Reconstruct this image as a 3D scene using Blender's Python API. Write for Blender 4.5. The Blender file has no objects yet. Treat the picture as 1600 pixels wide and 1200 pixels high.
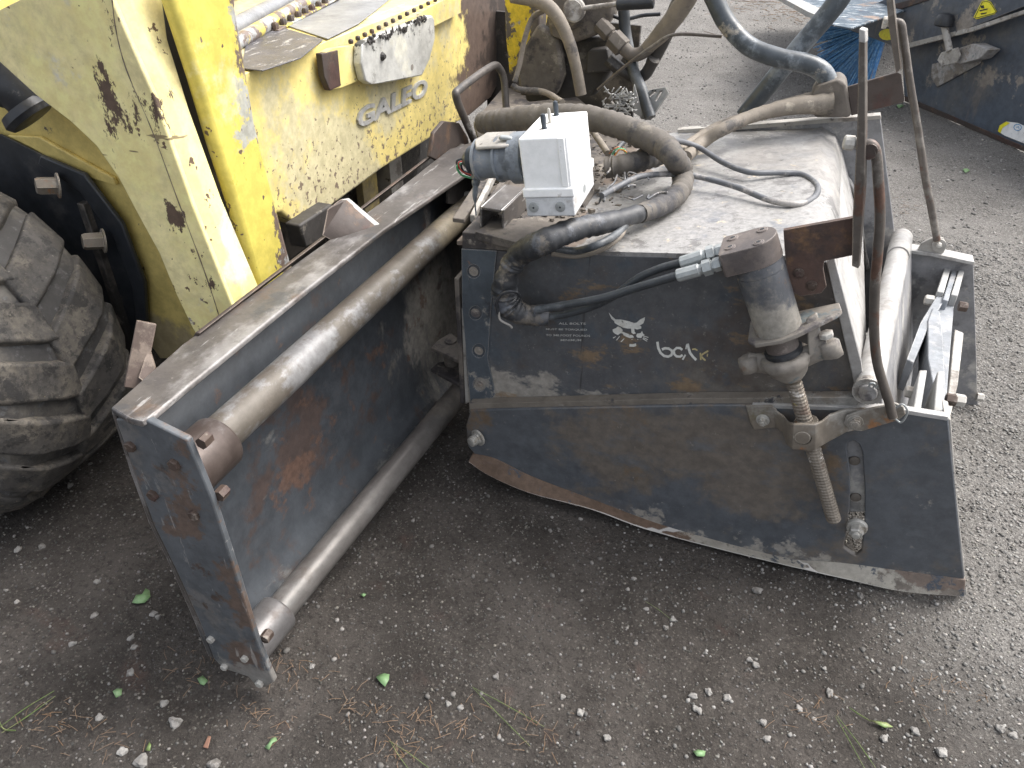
import bpy, bmesh, math, random
import numpy as np
from mathutils import Vector, Matrix
from mathutils.geometry import tessellate_polygon
random.seed(4); rng = np.random.default_rng(4)
scn = bpy.context.scene
# ---------------------------------------------------------------- camera, sky, sun, exposure
FPX, PITCH, YAW, CH = 1209.0, math.radians(35.4), math.radians(19.7), 1.5
cam = bpy.data.objects.new('camera', bpy.data.cameras.new('camera'))
scn.collection.objects.link(cam)
cam.location = (0, 0, CH)
cam.rotation_euler = (math.pi/2 - PITCH, 0, YAW)
cam.data.sensor_width = 36; cam.data.lens = FPX/1600*36
cam.data.clip_start = .05; cam.data.clip_end = 500
scn.camera = cam
SUN_EL, SUN_AZ = 56, 52          # azimuth in degrees from +Y towards +X
w = bpy.data.worlds.new('World'); scn.world = w; w.use_nodes = True
nt = w.node_tree; bg = nt.nodes['Background']
sky = nt.nodes.new('ShaderNodeTexSky'); sky.sky_type = 'NISHITA'; sky.sun_disc = False
sky.sun_elevation = math.radians(SUN_EL); sky.sun_rotation = math.radians(SUN_AZ)
sky.dust_density = 6; sky.air_density = 1.0; sky.ozone_density = .6
hs_ = nt.nodes.new('ShaderNodeHueSaturation'); hs_.inputs['Saturation'].default_value = .34     # thin overcast: a greyer sky
nt.links.new(sky.outputs[0], hs_.inputs['Color']); nt.links.new(hs_.outputs[0], bg.inputs[0]); bg.inputs[1].default_value = .15
sd = bpy.data.lights.new('sun', 'SUN'); sd.energy = .72; sd.angle = math.radians(32); sd.color = (1, .965, .92)
sun = bpy.data.objects.new('sun', sd); scn.collection.objects.link(sun)
_d = Vector((math.sin(math.radians(SUN_AZ))*math.cos(math.radians(SUN_EL)), math.cos(math.radians(SUN_AZ))*math.cos(math.radians(SUN_EL)), math.sin(math.radians(SUN_EL))))
sun.rotation_euler = _d.to_track_quat('Z', 'Y').to_euler()
scn.view_settings.view_transform = 'Standard'; scn.view_settings.look = 'None'
scn.view_settings.gamma = 1; scn.view_settings.use_curve_mapping = False
scn.view_settings.exposure = 1.38
# ---------------------------------------------------------------- helpers
_Rm = Matrix.Rotation(YAW, 3, 'Z')
_F = _Rm @ Vector((0, math.cos(PITCH), -math.sin(PITCH)))
_U = _Rm @ Vector((0, math.sin(PITCH), math.cos(PITCH)))
_X = _Rm @ Vector((1, 0, 0))
CAM = Vector((0, 0, CH))
def S(px, py, x=None, y=None, z=None, pl=None):
    """the point of a real plane (x=, y=, z= or pl=(point, normal)) that the photograph shows at px, py"""
    d = _F*FPX + _X*(px-800) - _U*(py-600)
    if pl: t = (pl[0]-CAM).dot(pl[1])/d.dot(pl[1])
    elif x is not None: t = (x-CAM.x)/d.x
    elif y is not None: t = (y-CAM.y)/d.y
    else: t = (z-CAM.z)/d.z
    return CAM + d*t
def SS(pts, **k): return [S(a, b, **k) for a, b in pts]
V = Vector
WL = {}
def link(o): scn.collection.objects.link(o); return o
def thing(name, label, cat, loc=(0, 0, 0), group=None):
    o = link(bpy.data.objects.new(name, None)); o.location = loc; o.empty_display_size = .05
    WL[o.name] = Vector(loc); o['label'] = label; o['category'] = cat
    if group: o['group'] = group
    return o
def tag(o, label, cat, group=None):
    o['label'] = label; o['category'] = cat
    if group: o['group'] = group
    return o
def obj(name, bm, mat, parent=None, smooth=False, bevel=0, seg=2, ang=32, colors=None):
    c = Vector((0, 0, 0)); 
    for v_ in bm.verts: c += v_.co
    c /= max(1, len(bm.verts))
    for v_ in bm.verts: v_.co -= c
    me = bpy.data.meshes.new(name); bmesh.ops.recalc_face_normals(bm, faces=bm.faces[:]); bm.to_mesh(me); bm.free()
    o = link(bpy.data.objects.new(name, me))
    WL[o.name] = c
    o.location = c - (WL[parent.name] if parent else Vector((0, 0, 0)))
    if parent: o.parent = parent
    if mat: me.materials.append(mat)
    if smooth: 
        for p_ in me.polygons: p_.use_smooth = True
        me.set_sharp_from_angle(angle=math.radians(ang))
    if bevel:
        m = o.modifiers.new('bevel', 'BEVEL'); m.width = bevel; m.segments = seg; m.limit_method = 'ANGLE'; m.angle_limit = math.radians(28)
        m.harden_normals = False
        for p_ in me.polygons: p_.use_smooth = True
        me.set_sharp_from_angle(angle=math.radians(60))
    return o
def basis(axis):
    a = Vector(axis).normalized(); t = Vector((0, 0, 1)) if abs(a.z) < .9 else Vector((1, 0, 0))
    b = a.cross(t).normalized(); return a, b, b.cross(a).normalized()
def add_prism(bm, pts, ext, holes=()):
    """polygon pts (3D, planar) with holes, extruded by the vector ext"""
    ext = Vector(ext); loops = [[Vector(p) for p in pts]] + [[Vector(p) for p in h] for h in holes]
    allv = [p for l in loops for p in l]
    tris = tessellate_polygon(loops) if len(pts) > 4 or holes else None
    A = [bm.verts.new(p) for p in allv]; B = [bm.verts.new(p+ext) for p in allv]
    if tris:
        for t in tris:
            try: bm.faces.new([A[i] for i in t]); bm.faces.new([B[i] for i in reversed(t)])
            except ValueError: pass
    else:
        bm.faces.new(A); bm.faces.new(B[::-1])
    k = 0
    for l in loops:
        n = len(l)
        for i in range(n):
            j = (i+1) % n
            bm.faces.new([A[k+i], A[k+j], B[k+j], B[k+i]])
        k += n
    return bm
def prism(name, pts, ext, mat, parent=None, holes=(), bevel=.002, seg=2):
    return obj(name, add_prism(bmesh.new(), pts, ext, holes), mat, parent, bevel=bevel, seg=seg)
def add_box(bm, c, ax, ay, az, sx, sy, sz):
    c = Vector(c); ax, ay, az = Vector(ax).normalized(), Vector(ay).normalized(), Vector(az).normalized()
    vs = [bm.verts.new(c+ax*sx*i+ay*sy*j+az*sz*k) for i in (-.5, .5) for j in (-.5, .5) for k in (-.5, .5)]
    for f in ((0, 1, 3, 2), (4, 6, 7, 5), (0, 4, 5, 1), (2, 3, 7, 6), (0, 2, 6, 4), (1, 5, 7, 3)): bm.faces.new([vs[i] for i in f])
def box(name, c, s, mat, parent=None, bevel=.003, ax=(1, 0, 0), ay=(0, 1, 0), az=(0, 0, 1)):
    bm = bmesh.new(); add_box(bm, c, ax, ay, az, *s); return obj(name, bm, mat, parent, bevel=bevel)
def add_lathe(bm, p0, axis, prof, n=24, cap=True, phase=0):
    """profile [(distance along axis, radius)] revolved about axis"""
    a, b, c = basis(axis); p0 = Vector(p0); rings = []
    for d, r in prof:
        rings.append([bm.verts.new(p0+a*d+(b*math.cos(t)+c*math.sin(t))*r) for t in [2*math.pi*i/n+phase for i in range(n)]])
    for q in range(len(rings)-1):
        for i in range(n):
            j = (i+1) % n; bm.faces.new([rings[q][i], rings[q][j], rings[q+1][j], rings[q+1][i]])
    if cap: bm.faces.new(rings[0][::-1]); bm.faces.new(rings[-1])
def lathe(name, p0, axis, prof, mat, parent=None, n=28, bevel=0, cap=True, phase=0):
    bm = bmesh.new(); add_lathe(bm, p0, axis, prof, n, cap, phase); return obj(name, bm, mat, parent, smooth=True, bevel=bevel)
def cyl(name, a, b, r, mat, parent=None, n=28, bevel=.0015):
    a, b = Vector(a), Vector(b); return lathe(name, a, b-a, [(0, r), ((b-a).length, r)], mat, parent, n, bevel)
def crom(P, k=8):
    P = [Vector(p) for p in P]
    if len(P) < 3: return [P[0].lerp(P[-1], i/k) for i in range(k+1)]
    Q = [P[0]*2-P[1]] + P + [P[-1]*2-P[-2]]; out = []
    for i in range(1, len(Q)-2):
        for s in range(k):
            t = s/k; a, b, c, d = Q[i-1], Q[i], Q[i+1], Q[i+2]
            out.append(.5*((2*b)+(c-a)*t+(2*a-5*b+4*c-d)*t*t+(3*b-a-3*c+d)*t**3))
    out.append(P[-1]); return out
def add_tube(bm, P, r, n=12, cap=True, jit=0, flat=1, bend=True, k=8):
    C = crom(P, k) if bend else [Vector(p) for p in P]
    m = len(C); rings = []; up = None
    for i, p in enumerate(C):
        t = (C[min(i+1, m-1)]-C[max(i-1, 0)]).normalized()
        if up is None: _, up, _ = basis(t)
        up = (up-t*up.dot(t)).normalized(); sd_ = t.cross(up)
        rr = r if not isinstance(r, (list, tuple)) else np.interp(i/(m-1), np.linspace(0, 1, len(r)), r)
        rr = rr*(1+(random.uniform(-jit, jit) if jit else 0))
        rings.append([bm.verts.new(p+(up*math.cos(a)*flat+sd_*math.sin(a))*rr*(1+(random.uniform(-jit, jit)*.5 if jit else 0))) for a in [2*math.pi*q/n for q in range(n)]])
    for q in range(m-1):
        for i in range(n):
            j = (i+1) % n; bm.faces.new([rings[q][i], rings[q][j], rings[q+1][j], rings[q+1][i]])
    if cap: bm.faces.new(rings[0][::-1]); bm.faces.new(rings[-1])
def tube(name, P, r, mat, parent=None, n=12, jit=0, flat=1, bend=True, k=8):
    bm = bmesh.new(); add_tube(bm, P, r, n, True, jit, flat, bend, k); return obj(name, bm, mat, parent, smooth=True, ang=50)
def roughen(o, amp, scale, cuts=1):
    from mathutils import noise as mn
    bm = bmesh.new(); bm.from_mesh(o.data)
    if cuts: bmesh.ops.subdivide_edges(bm, edges=[e for e in bm.edges if e.calc_length() > .012], cuts=cuts, use_grid_fill=True)
    bm.normal_update(); c = WL[o.name]
    for v_ in bm.verts:
        p = (v_.co+c)*scale; v_.co += v_.normal*amp*(mn.noise(p)+.6*mn.noise(p*2.3)+.4*mn.noise(p*5.1))
    bm.to_mesh(o.data); bm.free(); return o
def bolt(p, axis, r, h, mat, parent, washer=True, name='bolt', nub=True, ph=None):
    a = Vector(axis).normalized(); p = Vector(p); bm = bmesh.new()
    if washer: add_lathe(bm, p, a, [(0, r*1.45), (r*.18, r*1.45), (r*.22, r*1.36)], 18)
    add_lathe(bm, p+a*(r*.2 if washer else 0), a, [(0, r), (h*.85, r), (h, r*.86)], 6, True, random.random()*3 if ph is None else ph)
    if nub: add_lathe(bm, p+a*h, a, [(0, r*.55), (h*.35, r*.55), (h*.42, r*.45)], 12)
    return obj(name, bm, mat, parent, smooth=True, ang=25)
def bend_sheet(name, prof, y0, y1, mat, parent, th=.008, bevel=0, n=10):
    """sheet metal: an xz profile line swept along y, with thickness"""
    bm = bmesh.new(); P = [Vector((a, 0, b)) for a, b in prof]; N = []
    for i in range(len(P)):
        t = (P[min(i+1, len(P)-1)]-P[max(i-1, 0)]).normalized(); N.append(Vector((t.z, 0, -t.x)))
    G = []
    for k in range(n+1):
        y = y0+(y1-y0)*k/n
        G.append(([bm.verts.new((p.x, y, p.z)) for p in P], [bm.verts.new((p.x+q.x*th, y, p.z+q.z*th)) for p, q in zip(P, N)]))
    m = len(P)
    for k in range(n):
        for s in (0, 1):
            for i in range(m-1): bm.faces.new([G[k][s][i], G[k][s][i+1], G[k+1][s][i+1], G[k+1][s][i]])
        for i in (0, m-1): bm.faces.new([G[k][0][i], G[k][1][i], G[k+1][1][i], G[k+1][0][i]])
    for k in (0, n):
        for i in range(m-1): bm.faces.new([G[k][0][i], G[k][0][i+1], G[k][1][i+1], G[k][1][i]])
    return obj(name, bm, mat, parent, smooth=True, ang=40)
def arc(c, r, a0, a1, n):   # 2D arc points in degrees
    return [(c[0]+r*math.cos(math.radians(a0+(a1-a0)*i/n)), c[1]+r*math.sin(math.radians(a0+(a1-a0)*i/n))) for i in range(n+1)]
def pcirc(px, py, rx, ry=None, n=14, **k): return [S(px+rx*math.cos(2*math.pi*i/n), py+(ry or rx)*math.sin(2*math.pi*i/n), **k) for i in range(n)]
def dup(o, parent, wloc=None):
    c = o.copy(); link(c); c.parent = parent; WL[c.name] = Vector(wloc) if wloc is not None else WL[o.name]
    c.location = WL[c.name]-(WL[parent.name] if parent else Vector((0, 0, 0))); return c
def text_pts(body, size, shear=0, bold=0):
    cu = bpy.data.curves.new('t', 'FONT'); cu.body = body; cu.size = size; cu.offset = bold; cu.shear = shear; cu.resolution_u = 3
    o = link(bpy.data.objects.new('t', cu)); bpy.context.view_layer.update()
    me = bpy.data.meshes.new_from_object(o.evaluated_get(bpy.context.evaluated_depsgraph_get()))
    vs = [v_.co.copy() for v_ in me.vertices]; fs = [tuple(p_.vertices) for p_ in me.polygons]
    bpy.data.objects.remove(o); bpy.data.curves.remove(cu); bpy.data.meshes.remove(me); return vs, fs
def text_on(name, body, org, right, up, width, height, depth, mat, parent, shear=0, bold=0):
    vs, fs = text_pts(body, 1, shear, bold); right = Vector(right).normalized(); up = Vector(up).normalized(); nrm = right.cross(up)
    x0 = min(v_.x for v_ in vs); x1 = max(v_.x for v_ in vs); y0 = min(v_.y for v_ in vs); y1 = max(v_.y for v_ in vs)
    bm = bmesh.new(); org = Vector(org)
    q = [org+right*((v_.x-x0)/(x1-x0)*width)+up*((v_.y-y0)/(y1-y0)*height) for v_ in vs]
    A = [bm.verts.new(p+nrm*depth) for p in q]
    for f in fs: bm.faces.new([A[i] for i in f])
    if depth > .002:
        be = [e for e in bm.edges if len(e.link_faces) == 1]
        r_ = bmesh.ops.extrude_edge_only(bm, edges=be)
        for v_ in [g for g in r_['geom'] if isinstance(g, bmesh.types.BMVert)]: v_.co -= nrm*depth
    return obj(name, bm, mat, parent)
# ---------------------------------------------------------------- materials
class G:
    def __init__(s, name):
        s.m = bpy.data.materials.new(name); s.m.use_nodes = True; s.t = s.m.node_tree; s.N = s.t.nodes; s.b = s.N['Principled BSDF']
        s.pos = s.N.new('ShaderNodeNewGeometry').outputs['Position']
    def L(s, a, b): s.t.links.new(a, b)
    def math(s, op, a, b=None, clamp=False, c=None):
        n = s.N.new('ShaderNodeMath'); n.operation = op; n.use_clamp = clamp
        for i, q in enumerate((a, b, c)):
            if q is None: continue
            if isinstance(q, (int, float)): n.inputs[i].default_value = q
            else: s.L(q, n.inputs[i])
        return n.outputs[0]
    def vmul(s, v, k):
        n = s.N.new('ShaderNodeVectorMath'); n.operation = 'MULTIPLY'; s.L(v, n.inputs[0]); n.inputs[1].default_value = k; return n.outputs[0]
    def vadd(s, v, k):
        n = s.N.new('ShaderNodeVectorMath'); n.operation = 'ADD'; s.L(v, n.inputs[0]); n.inputs[1].default_value = k; return n.outputs[0]
    def noise(s, scale, detail=6, rough=.6, stretch=None, off=None, dist=0):
        v = s.pos
        if stretch: v = s.vmul(v, stretch)
        if off: v = s.vadd(v, off)
        n = s.N.new('ShaderNodeTexNoise'); n.inputs['Scale'].default_value = scale; n.inputs['Detail'].default_value = detail
        n.inputs['Roughness'].default_value = rough; n.inputs['Distortion'].default_value = dist; s.L(v, n.inputs['Vector']); return n.outputs[0]
    def ramp(s, v, lo, hi, smooth=True):
        n = s.N.new('ShaderNodeMapRange'); n.interpolation_type = 'SMOOTHSTEP' if smooth else 'LINEAR'; s.L(v, n.inputs[0])
        n.inputs[1].default_value = lo; n.inputs[2].default_value = hi; return n.outputs[0]
    def comp(s, ax):
        n = s.N.new('ShaderNodeSeparateXYZ'); s.L(s.pos, n.inputs[0]); return n.outputs['xyz'.index(ax)]
    def mix(s, f, a, b):
        n = s.N.new('ShaderNodeMix'); n.data_type = 'RGBA'
        if isinstance(f, (int, float)): n.inputs[0].default_value = f
        else: s.L(f, n.inputs[0])
        for q, i in ((a, 6), (b, 7)):
            if isinstance(q, tuple): n.inputs[i].default_value = (*q[:3], 1)
            else: s.L(q, n.inputs[i])
        return n.outputs[2]
    def dist(s, p):
        n = s.N.new('ShaderNodeVectorMath'); n.operation = 'DISTANCE'; s.L(s.pos, n.inputs[0]); n.inputs[1].default_value = p; return n.outputs['Value']
    def edge(s, rad=.004):
        bv = s.N.new('ShaderNodeBevel'); bv.samples = 4; bv.inputs[0].default_value = rad
        g = s.N.new('ShaderNodeNewGeometry'); d = s.N.new('ShaderNodeVectorMath'); d.operation = 'DOT_PRODUCT'
        s.L(bv.outputs[0], d.inputs[0]); s.L(g.outputs['Normal'], d.inputs[1]); return s.math('SUBTRACT', 1, d.outputs['Value'], True)
    def bump(s, h, strength, dist=.002, prev=None):
        n = s.N.new('ShaderNodeBump'); n.inputs['Strength'].default_value = strength; n.inputs['Distance'].default_value = dist; s.L(h, n.inputs['Height'])
        if prev: s.L(prev, n.inputs['Normal'])
        return n.outputs[0]
_mi = [0]
def M(name, base, layers=(), rough=.55, metal=0, var=.18, vscale=5, grain=.12, bump=.25, bscale=90, edge=None, spec=.5, dents=0):
    """layers: (colour, noise scale, lo, hi, {detail, rough, st: stretch, g:(axis,a,b,weight) list, p:(point,r0,r1,weight), amt, gloss, metal})"""
    g = G(name); _mi[0] += 1; o = (_mi[0]*3.7, _mi[0]*1.3, 0)
    v = g.ramp(g.noise(vscale, 5, .6, off=o), .3, .7)
    col = g.mix(v, tuple(c*(1-var) for c in base), tuple(min(1, c*(1+var)) for c in base))
    gr = g.noise(160, 4, .7, off=o)
    col = g.mix(g.math('MULTIPLY', g.ramp(gr, .35, .7), grain*2, True), col, tuple(c*.55 for c in base))
    mo = g.noise(26, 9, .72, off=(o[1], 4, o[0])); col = g.mix(g.ramp(mo, .36, .66), col, g.mix(.5, col, tuple(min(1, c*1.45+.012) for c in base)))
    mo2 = g.noise(9, 8, .7, off=(o[1], 9, o[0])); col = g.mix(g.math('MULTIPLY', g.ramp(mo2, .52, .68), grain*3, True), col, tuple(c*.62 for c in base))
    R = None; Mt = None; hs = None
    R = g.math('ADD', g.math('MULTIPLY', g.noise(14, 5, .6, off=o), .3), rough-.15)
    for i, (c, sc, lo, hi, k) in enumerate(layers):
        n = g.noise(sc, k.get('d', 8), k.get('r', .70), st := k.get('st'), (o[0]+i*5.1, i*2.3, i*1.7), k.get('dist', 0))
        n = g.math('ADD', g.math('MULTIPLY', n, 1.32), -.16)
        for q in k.get('g', ()):
            ax, a, b, wgt = q
            n = g.math('ADD', n, g.math('MULTIPLY', g.math('SUBTRACT', g.ramp(g.comp(ax), a, b, False), .5), wgt))
        for q in k.get('p', ()):
            pt, r0, r1, wgt = q; n = g.math('ADD', n, g.math('MULTIPLY', g.ramp(g.dist(pt), r1, r0), wgt))
        mk = g.math('MULTIPLY', g.ramp(n, lo, hi), k.get('amt', 1))
        cc = g.mix(g.ramp(g.noise(sc*4+20, 5, .7, off=(i*3., 1, 2)), .3, .7), tuple(x*(1-.25) for x in c), tuple(min(1, x*1.2) for x in c))
        col = g.mix(mk, col, cc)
        if 'gloss' in k: 
            R = g.math('ADD', g.math('MULTIPLY', R, g.math('SUBTRACT', 1, mk)), g.math('MULTIPLY', mk, k['gloss']))
        if metal or 'metal' in k:
            if Mt is None: Mt = g.math('ADD', 0, metal)
            Mt = g.math('ADD', g.math('MULTIPLY', Mt, g.math('SUBTRACT', 1, mk)), g.math('MULTIPLY', mk, k.get('metal', 0)))
        h = g.math('MULTIPLY', mk, k.get('h', .5)); hs = h if hs is None else g.math('ADD', hs, h)
    if edge:
        ec, thr, emet, er = edge[:4]
        e = g.math('MULTIPLY', g.edge(edge[4] if len(edge) > 4 else .004), g.math('ADD', .35, g.noise(30, 6, .7, off=o)))
        mk = g.ramp(e, thr*.5, thr*1.6)
        col = g.mix(mk, col, ec); R = g.math('ADD', g.math('MULTIPLY', R, g.math('SUBTRACT', 1, mk)), g.math('MULTIPLY', mk, er))
        if emet:
            if Mt is None: Mt = g.math('ADD', 0, metal)
            Mt = g.math('ADD', g.math('MULTIPLY', Mt, g.math('SUBTRACT', 1, mk)), g.math('MULTIPLY', mk, emet))
    g.L(col, g.b.inputs['Base Color']); g.L(R, g.b.inputs['Roughness'])
    if Mt is not None: g.L(Mt, g.b.inputs['Metallic'])
    elif metal: g.b.inputs['Metallic'].default_value = metal
    g.b.inputs['Specular IOR Level'].default_value = spec
    nb = g.noise(bscale, 6, .65, off=o)
    hh = nb if hs is None else g.math('ADD', nb, g.math('MULTIPLY', hs, .8))
    b1 = g.bump(hh, bump, .0015)
    if dents: b1 = g.bump(g.noise(7, 2, .5, off=o), dents, .03, b1)
    g.L(b1, g.b.inputs['Normal'])
    return g.m
RUST = (.115, .070, .045); DRUST = (.064, .043, .033); DUST = (.34, .315, .275); MUD = (.16, .142, .122); STEEL = (.42, .42, .43); NAVY = (.042, .047, .054)
YEL = (.66, .50, .11)
mSteelEdge = (STEEL, .10, .8, .35)
m_navy = M('navy_paint', NAVY, [(MUD, 3.2, .56, .72, dict(amt=.55, st=(1, 1, .6))), (DRUST, 6, .60, .68, dict(amt=.8)), (RUST, 9, .68, .74, dict(amt=.8)), (DUST, 60, .66, .78, dict(amt=.35)), ((.3, .33, .38), 8, .66, .70, dict(st=(6, 6, .5), amt=.35))], rough=.42, edge=((.33, .31, .29), .12, .2, .45))
m_panel = M('panel_navy_paint', (.048, .054, .062), [((.15, .138, .12), 5, .54, .68, dict(g=[('y', 1.35, 2.2, .40)], amt=.85, st=(1, 1, .6))), ((.26, .245, .22), 6, .68, .82, dict(p=[((-.92, 1.92, .32), .08, .45, .36)], amt=.8, st=(1, 1, .5), gloss=.85)), ((.072, .05, .042), 6, .56, .68, dict(p=[((-.95, 1.2, .35), .05, .3, .12)], amt=.8)), ((.115, .07, .052), 12, .62, .72, dict(p=[((-.95, 1.15, .3), .03, .22, .13)], amt=.8)), ((.17, .168, .16), 12, .56, .72, dict(g=[('z', .16, .05, .20)], amt=.7, st=(1, .5, 1))), ((.062, .071, .082), 4, .55, .70, dict(amt=.5))], rough=.44)
m_endplate = M('end_plate_paint', (.078, .086, .095), [((.30, .30, .29), 5, .66, .69, dict(st=(12, 1, 3), amt=.5)), ((.16, .15, .14), 9, .54, .66, dict(amt=.5)), ((.115, .080, .062), 9, .57, .65, dict(g=[('x', -.93, -.87, .14)], p=[((-1.0, .74, .55), .02, .20, .14)], amt=.9)), (DRUST, 12, .66, .72, dict(amt=.85)), ((.33, .31, .29), 6, .66, .70, dict(st=(5, 1, .6), amt=.7)), ((.05, .055, .06), 9, .62, .70, dict(amt=.6)), ((.20, .19, .175), 6, .56, .64, dict(g=[('z', .16, .0, .40)], amt=.9))], rough=.44, edge=((.30, .25, .21), .10, .3, .45), dents=.08)
m_rail = M('worn_rail_steel', (.100, .090, .083), [((.42, .41, .40), 5, .64, .68, dict(st=(14, 1.2, 3), amt=.6, gloss=.35)), ((.055, .05, .048), 7, .58, .66, dict(amt=.6)), (RUST, 6, .62, .72, dict(amt=.5)), ((.30, .29, .285), 3, .50, .62, dict(amt=.6, st=(1, .5, 1), gloss=.4)), (NAVY, 4, .58, .66, dict(amt=.6)), (DUST, 90, .68, .76, dict(amt=.7))], rough=.48, metal=.35, edge=((.65, .64, .63), .08, .9, .3))
m_pipe = M('worn_slide_tube', (.092, .080, .066), [((.27, .275, .285), 7, .52, .64, dict(st=(1, .6, 1), amt=.6, metal=.3, gloss=.40, g=[('y', 2.1, 1.2, .12)])), (DRUST, 8, .6, .72, dict(amt=.7)), ((.20, .17, .12), 3, .5, .6, dict(g=[('y', 1.5, 2.1, .3)], amt=.8, gloss=.5)), (STEEL, 40, .70, .76, dict(amt=.8, metal=.6))], rough=.5, metal=.12)
m_pipelow = M('lower_slide_tube', (.112, .104, .098), [((.17, .165, .16), 6, .5, .66, dict(st=(1, .4, 1), amt=.7)), (DRUST, 5, .56, .7, dict(amt=.6)), (MUD, 5, .5, .62, dict(g=[('y', 1.5, 1.9, .35)], amt=.9, gloss=.8))], rough=.42, metal=.25)
m_collar = M('rusty_collar', (.072, .055, .048), [((.20, .19, .19), 5, .52, .66, dict(amt=.6, metal=.4)), (RUST, 14, .60, .70, dict(amt=.8)), ((.30, .16, .07), 20, .68, .74, dict())], rough=.46, metal=.35, edge=((.35, .32, .30), .14, .5, .4))
m_collar2 = M('grey_collar', (.13, .125, .125), [((.30, .29, .30), 5, .5, .66, dict(amt=.6)), (DRUST, 9, .6, .72, dict(amt=.6))], rough=.42, metal=.4, edge=((.5, .48, .46), .14, .6, .4))
m_rust = M('rusty_steel', (.045, .033, .028), [((.10, .062, .041), 12, .54, .66, dict()), ((.06, .032, .026), 6, .52, .64, dict()), ((.20, .17, .145), 45, .70, .78, dict(amt=.4))], rough=.62, bump=.45, edge=((.30, .25, .21), .16, .3, .5))
m_rustb = M('rust_brown_bracket', (.075, .044, .034), [((.15, .085, .045), 14, .52, .66, dict(amt=.9)), ((.045, .033, .03), 7, .52, .66, dict(amt=.8)), ((.19, .16, .14), 40, .68, .76, dict(amt=.6))], rough=.62, bump=.5, edge=((.30, .25, .21), .16, .3, .5))
m_rustlight = M('rusty_square_tube', (.078, .055, .044), [((.16, .125, .10), 14, .5, .64, dict()), ((.1, .05, .04), 8, .56, .66, dict())], rough=.62, bump=.4, edge=((.48, .4, .32), .16, .3, .5))
m_boltrust = M('rusty_bolt', (.068, .047, .037), [((.15, .125, .105), 30, .54, .66, dict()), ((.06, .035, .03), 18, .55, .65, dict())], rough=.55, metal=.2, bump=.5)
m_boltgrey = M('galvanised_bolt', (.40, .39, .36), [((.2, .17, .13), 25, .52, .64, dict(amt=.8))], rough=.5, metal=.3, bump=.4)
m_boltpale = M('dusty_bolt', (.44, .425, .39), [((.32, .28, .24), 22, .54, .66, dict(amt=.8))], rough=.7, bump=.4)
m_side = M('planer_side_paint', (.074, .077, .083), [((.145, .130, .112), 3, .47, .64, dict(g=[('x', -.55, .1, .22), ('z', .75, .45, .12)], st=(1, 1, .55), amt=.8)), ((.078, .062, .053), 4, .50, .70, dict(p=[((.0, 1.54, .60), .02, .24, .2)], amt=.75)), (DUST, 7, .52, .64, dict(g=[('z', .50, .29, .42)], st=(1, 1, 1.6), amt=.75, gloss=.85)), ((.21, .145, .085), 6, .58, .70, dict(p=[((-.50, 1.54, .265), .02, .13, .20)], st=(1, 1, 2), amt=.8)), ((.06, .078, .098), 7, .55, .66, dict(p=[((-.64, 1.54, .5), .04, .2, .12)], amt=.6)), ((.022, .02, .019), 4, .70, .76, dict(st=(9, 9, .4), amt=.55)), (DUST, 70, .66, .76, dict(amt=.35)), ((.30, .29, .27), 90, .64, .74, dict(amt=.35))], rough=.46)
m_strip = M('bolt_strip_paint', (.060, .073, .087), [(DUST, 14, .58, .66, dict(amt=.65, g=[('z', .35, .24, .14)])), ((.26, .12, .06), 14, .64, .70, dict()), ((.03, .03, .035), 10, .58, .66, dict(amt=.7))], rough=.48, edge=((.42, .40, .38), .14, .1, .6))
m_shoe = M('skid_shoe_paint', (.076, .083, .093), [((.15, .125, .10), 3.5, .50, .64, dict(p=[((.05, 1.5, .3), .05, .3, .12), ((-.35, 1.5, .15), .03, .2, .10)], amt=.75)), ((.10, .11, .122), 6, .52, .70, dict(p=[((-.45, 1.5, .1), .04, .25, .12)], st=(1, 1, 2), amt=.7)), ((.155, .105, .06), 5, .60, .74, dict(p=[((.22, 1.5, .4), .03, .2, .12), ((.4, 1.5, .1), .02, .15, .08)], amt=.8)), (DUST, 60, .67, .77, dict(amt=.4)), (DUST, 8, .60, .68, dict(g=[('z', .12, .02, .2)], amt=.7))], rough=.40, edge=((.45, .43, .40), .14, .2, .5), dents=.12)
m_shoeband = M('skid_runner_dirt', (.30, .28, .24), [((.15, .13, .11), 9, .52, .60, dict()), ((.12, .08, .055), 5, .44, .52, dict(g=[('x', .02, -.2, .5)])), ((.12, .085, .068), 7, .54, .64, dict(g=[('x', .32, .5, .25), ('z', .02, .05, .3)], amt=.85)), ((.06, .07, .085), 11, .60, .66, dict())], rough=.75, bump=.6, edge=((.6, .58, .55), .14, .3, .5))
m_ledge = M('dusty_ledge', (.15, .132, .11), [((.26, .25, .23), 9, .54, .64, dict(g=[('x', -.2, .3, .2)])), ((.05, .05, .055), 14, .6, .68, dict())], rough=.75)
m_deck = M('dusty_deck', (.150, .145, .141), [((.275, .27, .262), 16, .50, .56, dict(p=[((-.1, 1.75, .77), .1, .55, .12)], amt=.9, d=10)), ((.12, .13, .15), 7, .54, .66, dict(amt=.7, gloss=.36)), ((.32, .305, .285), 3, .55, .66, dict(p=[((.1, 2.2, .76), .05, .3, .12)], amt=.6, gloss=.42)), ((.15, .115, .09), 4, .50, .60, dict(g=[('x', -.25, -.5, .45)], amt=.9, gloss=.8)), ((.45, .38, .28), 20, .66, .74, dict()), ((.05, .05, .05), 30, .70, .74, dict())], rough=.44, bump=.4, spec=.5)
m_white = M('white_dusty_plate', (.32, .314, .304), [((.25, .237, .22), 10, .52, .66, dict(amt=.8)), ((.30, .29, .29), 40, .64, .72, dict(amt=.8)), ((.45, .45, .48), 4, .58, .7, dict(amt=.5))], rough=.6, bump=.45)
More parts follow.
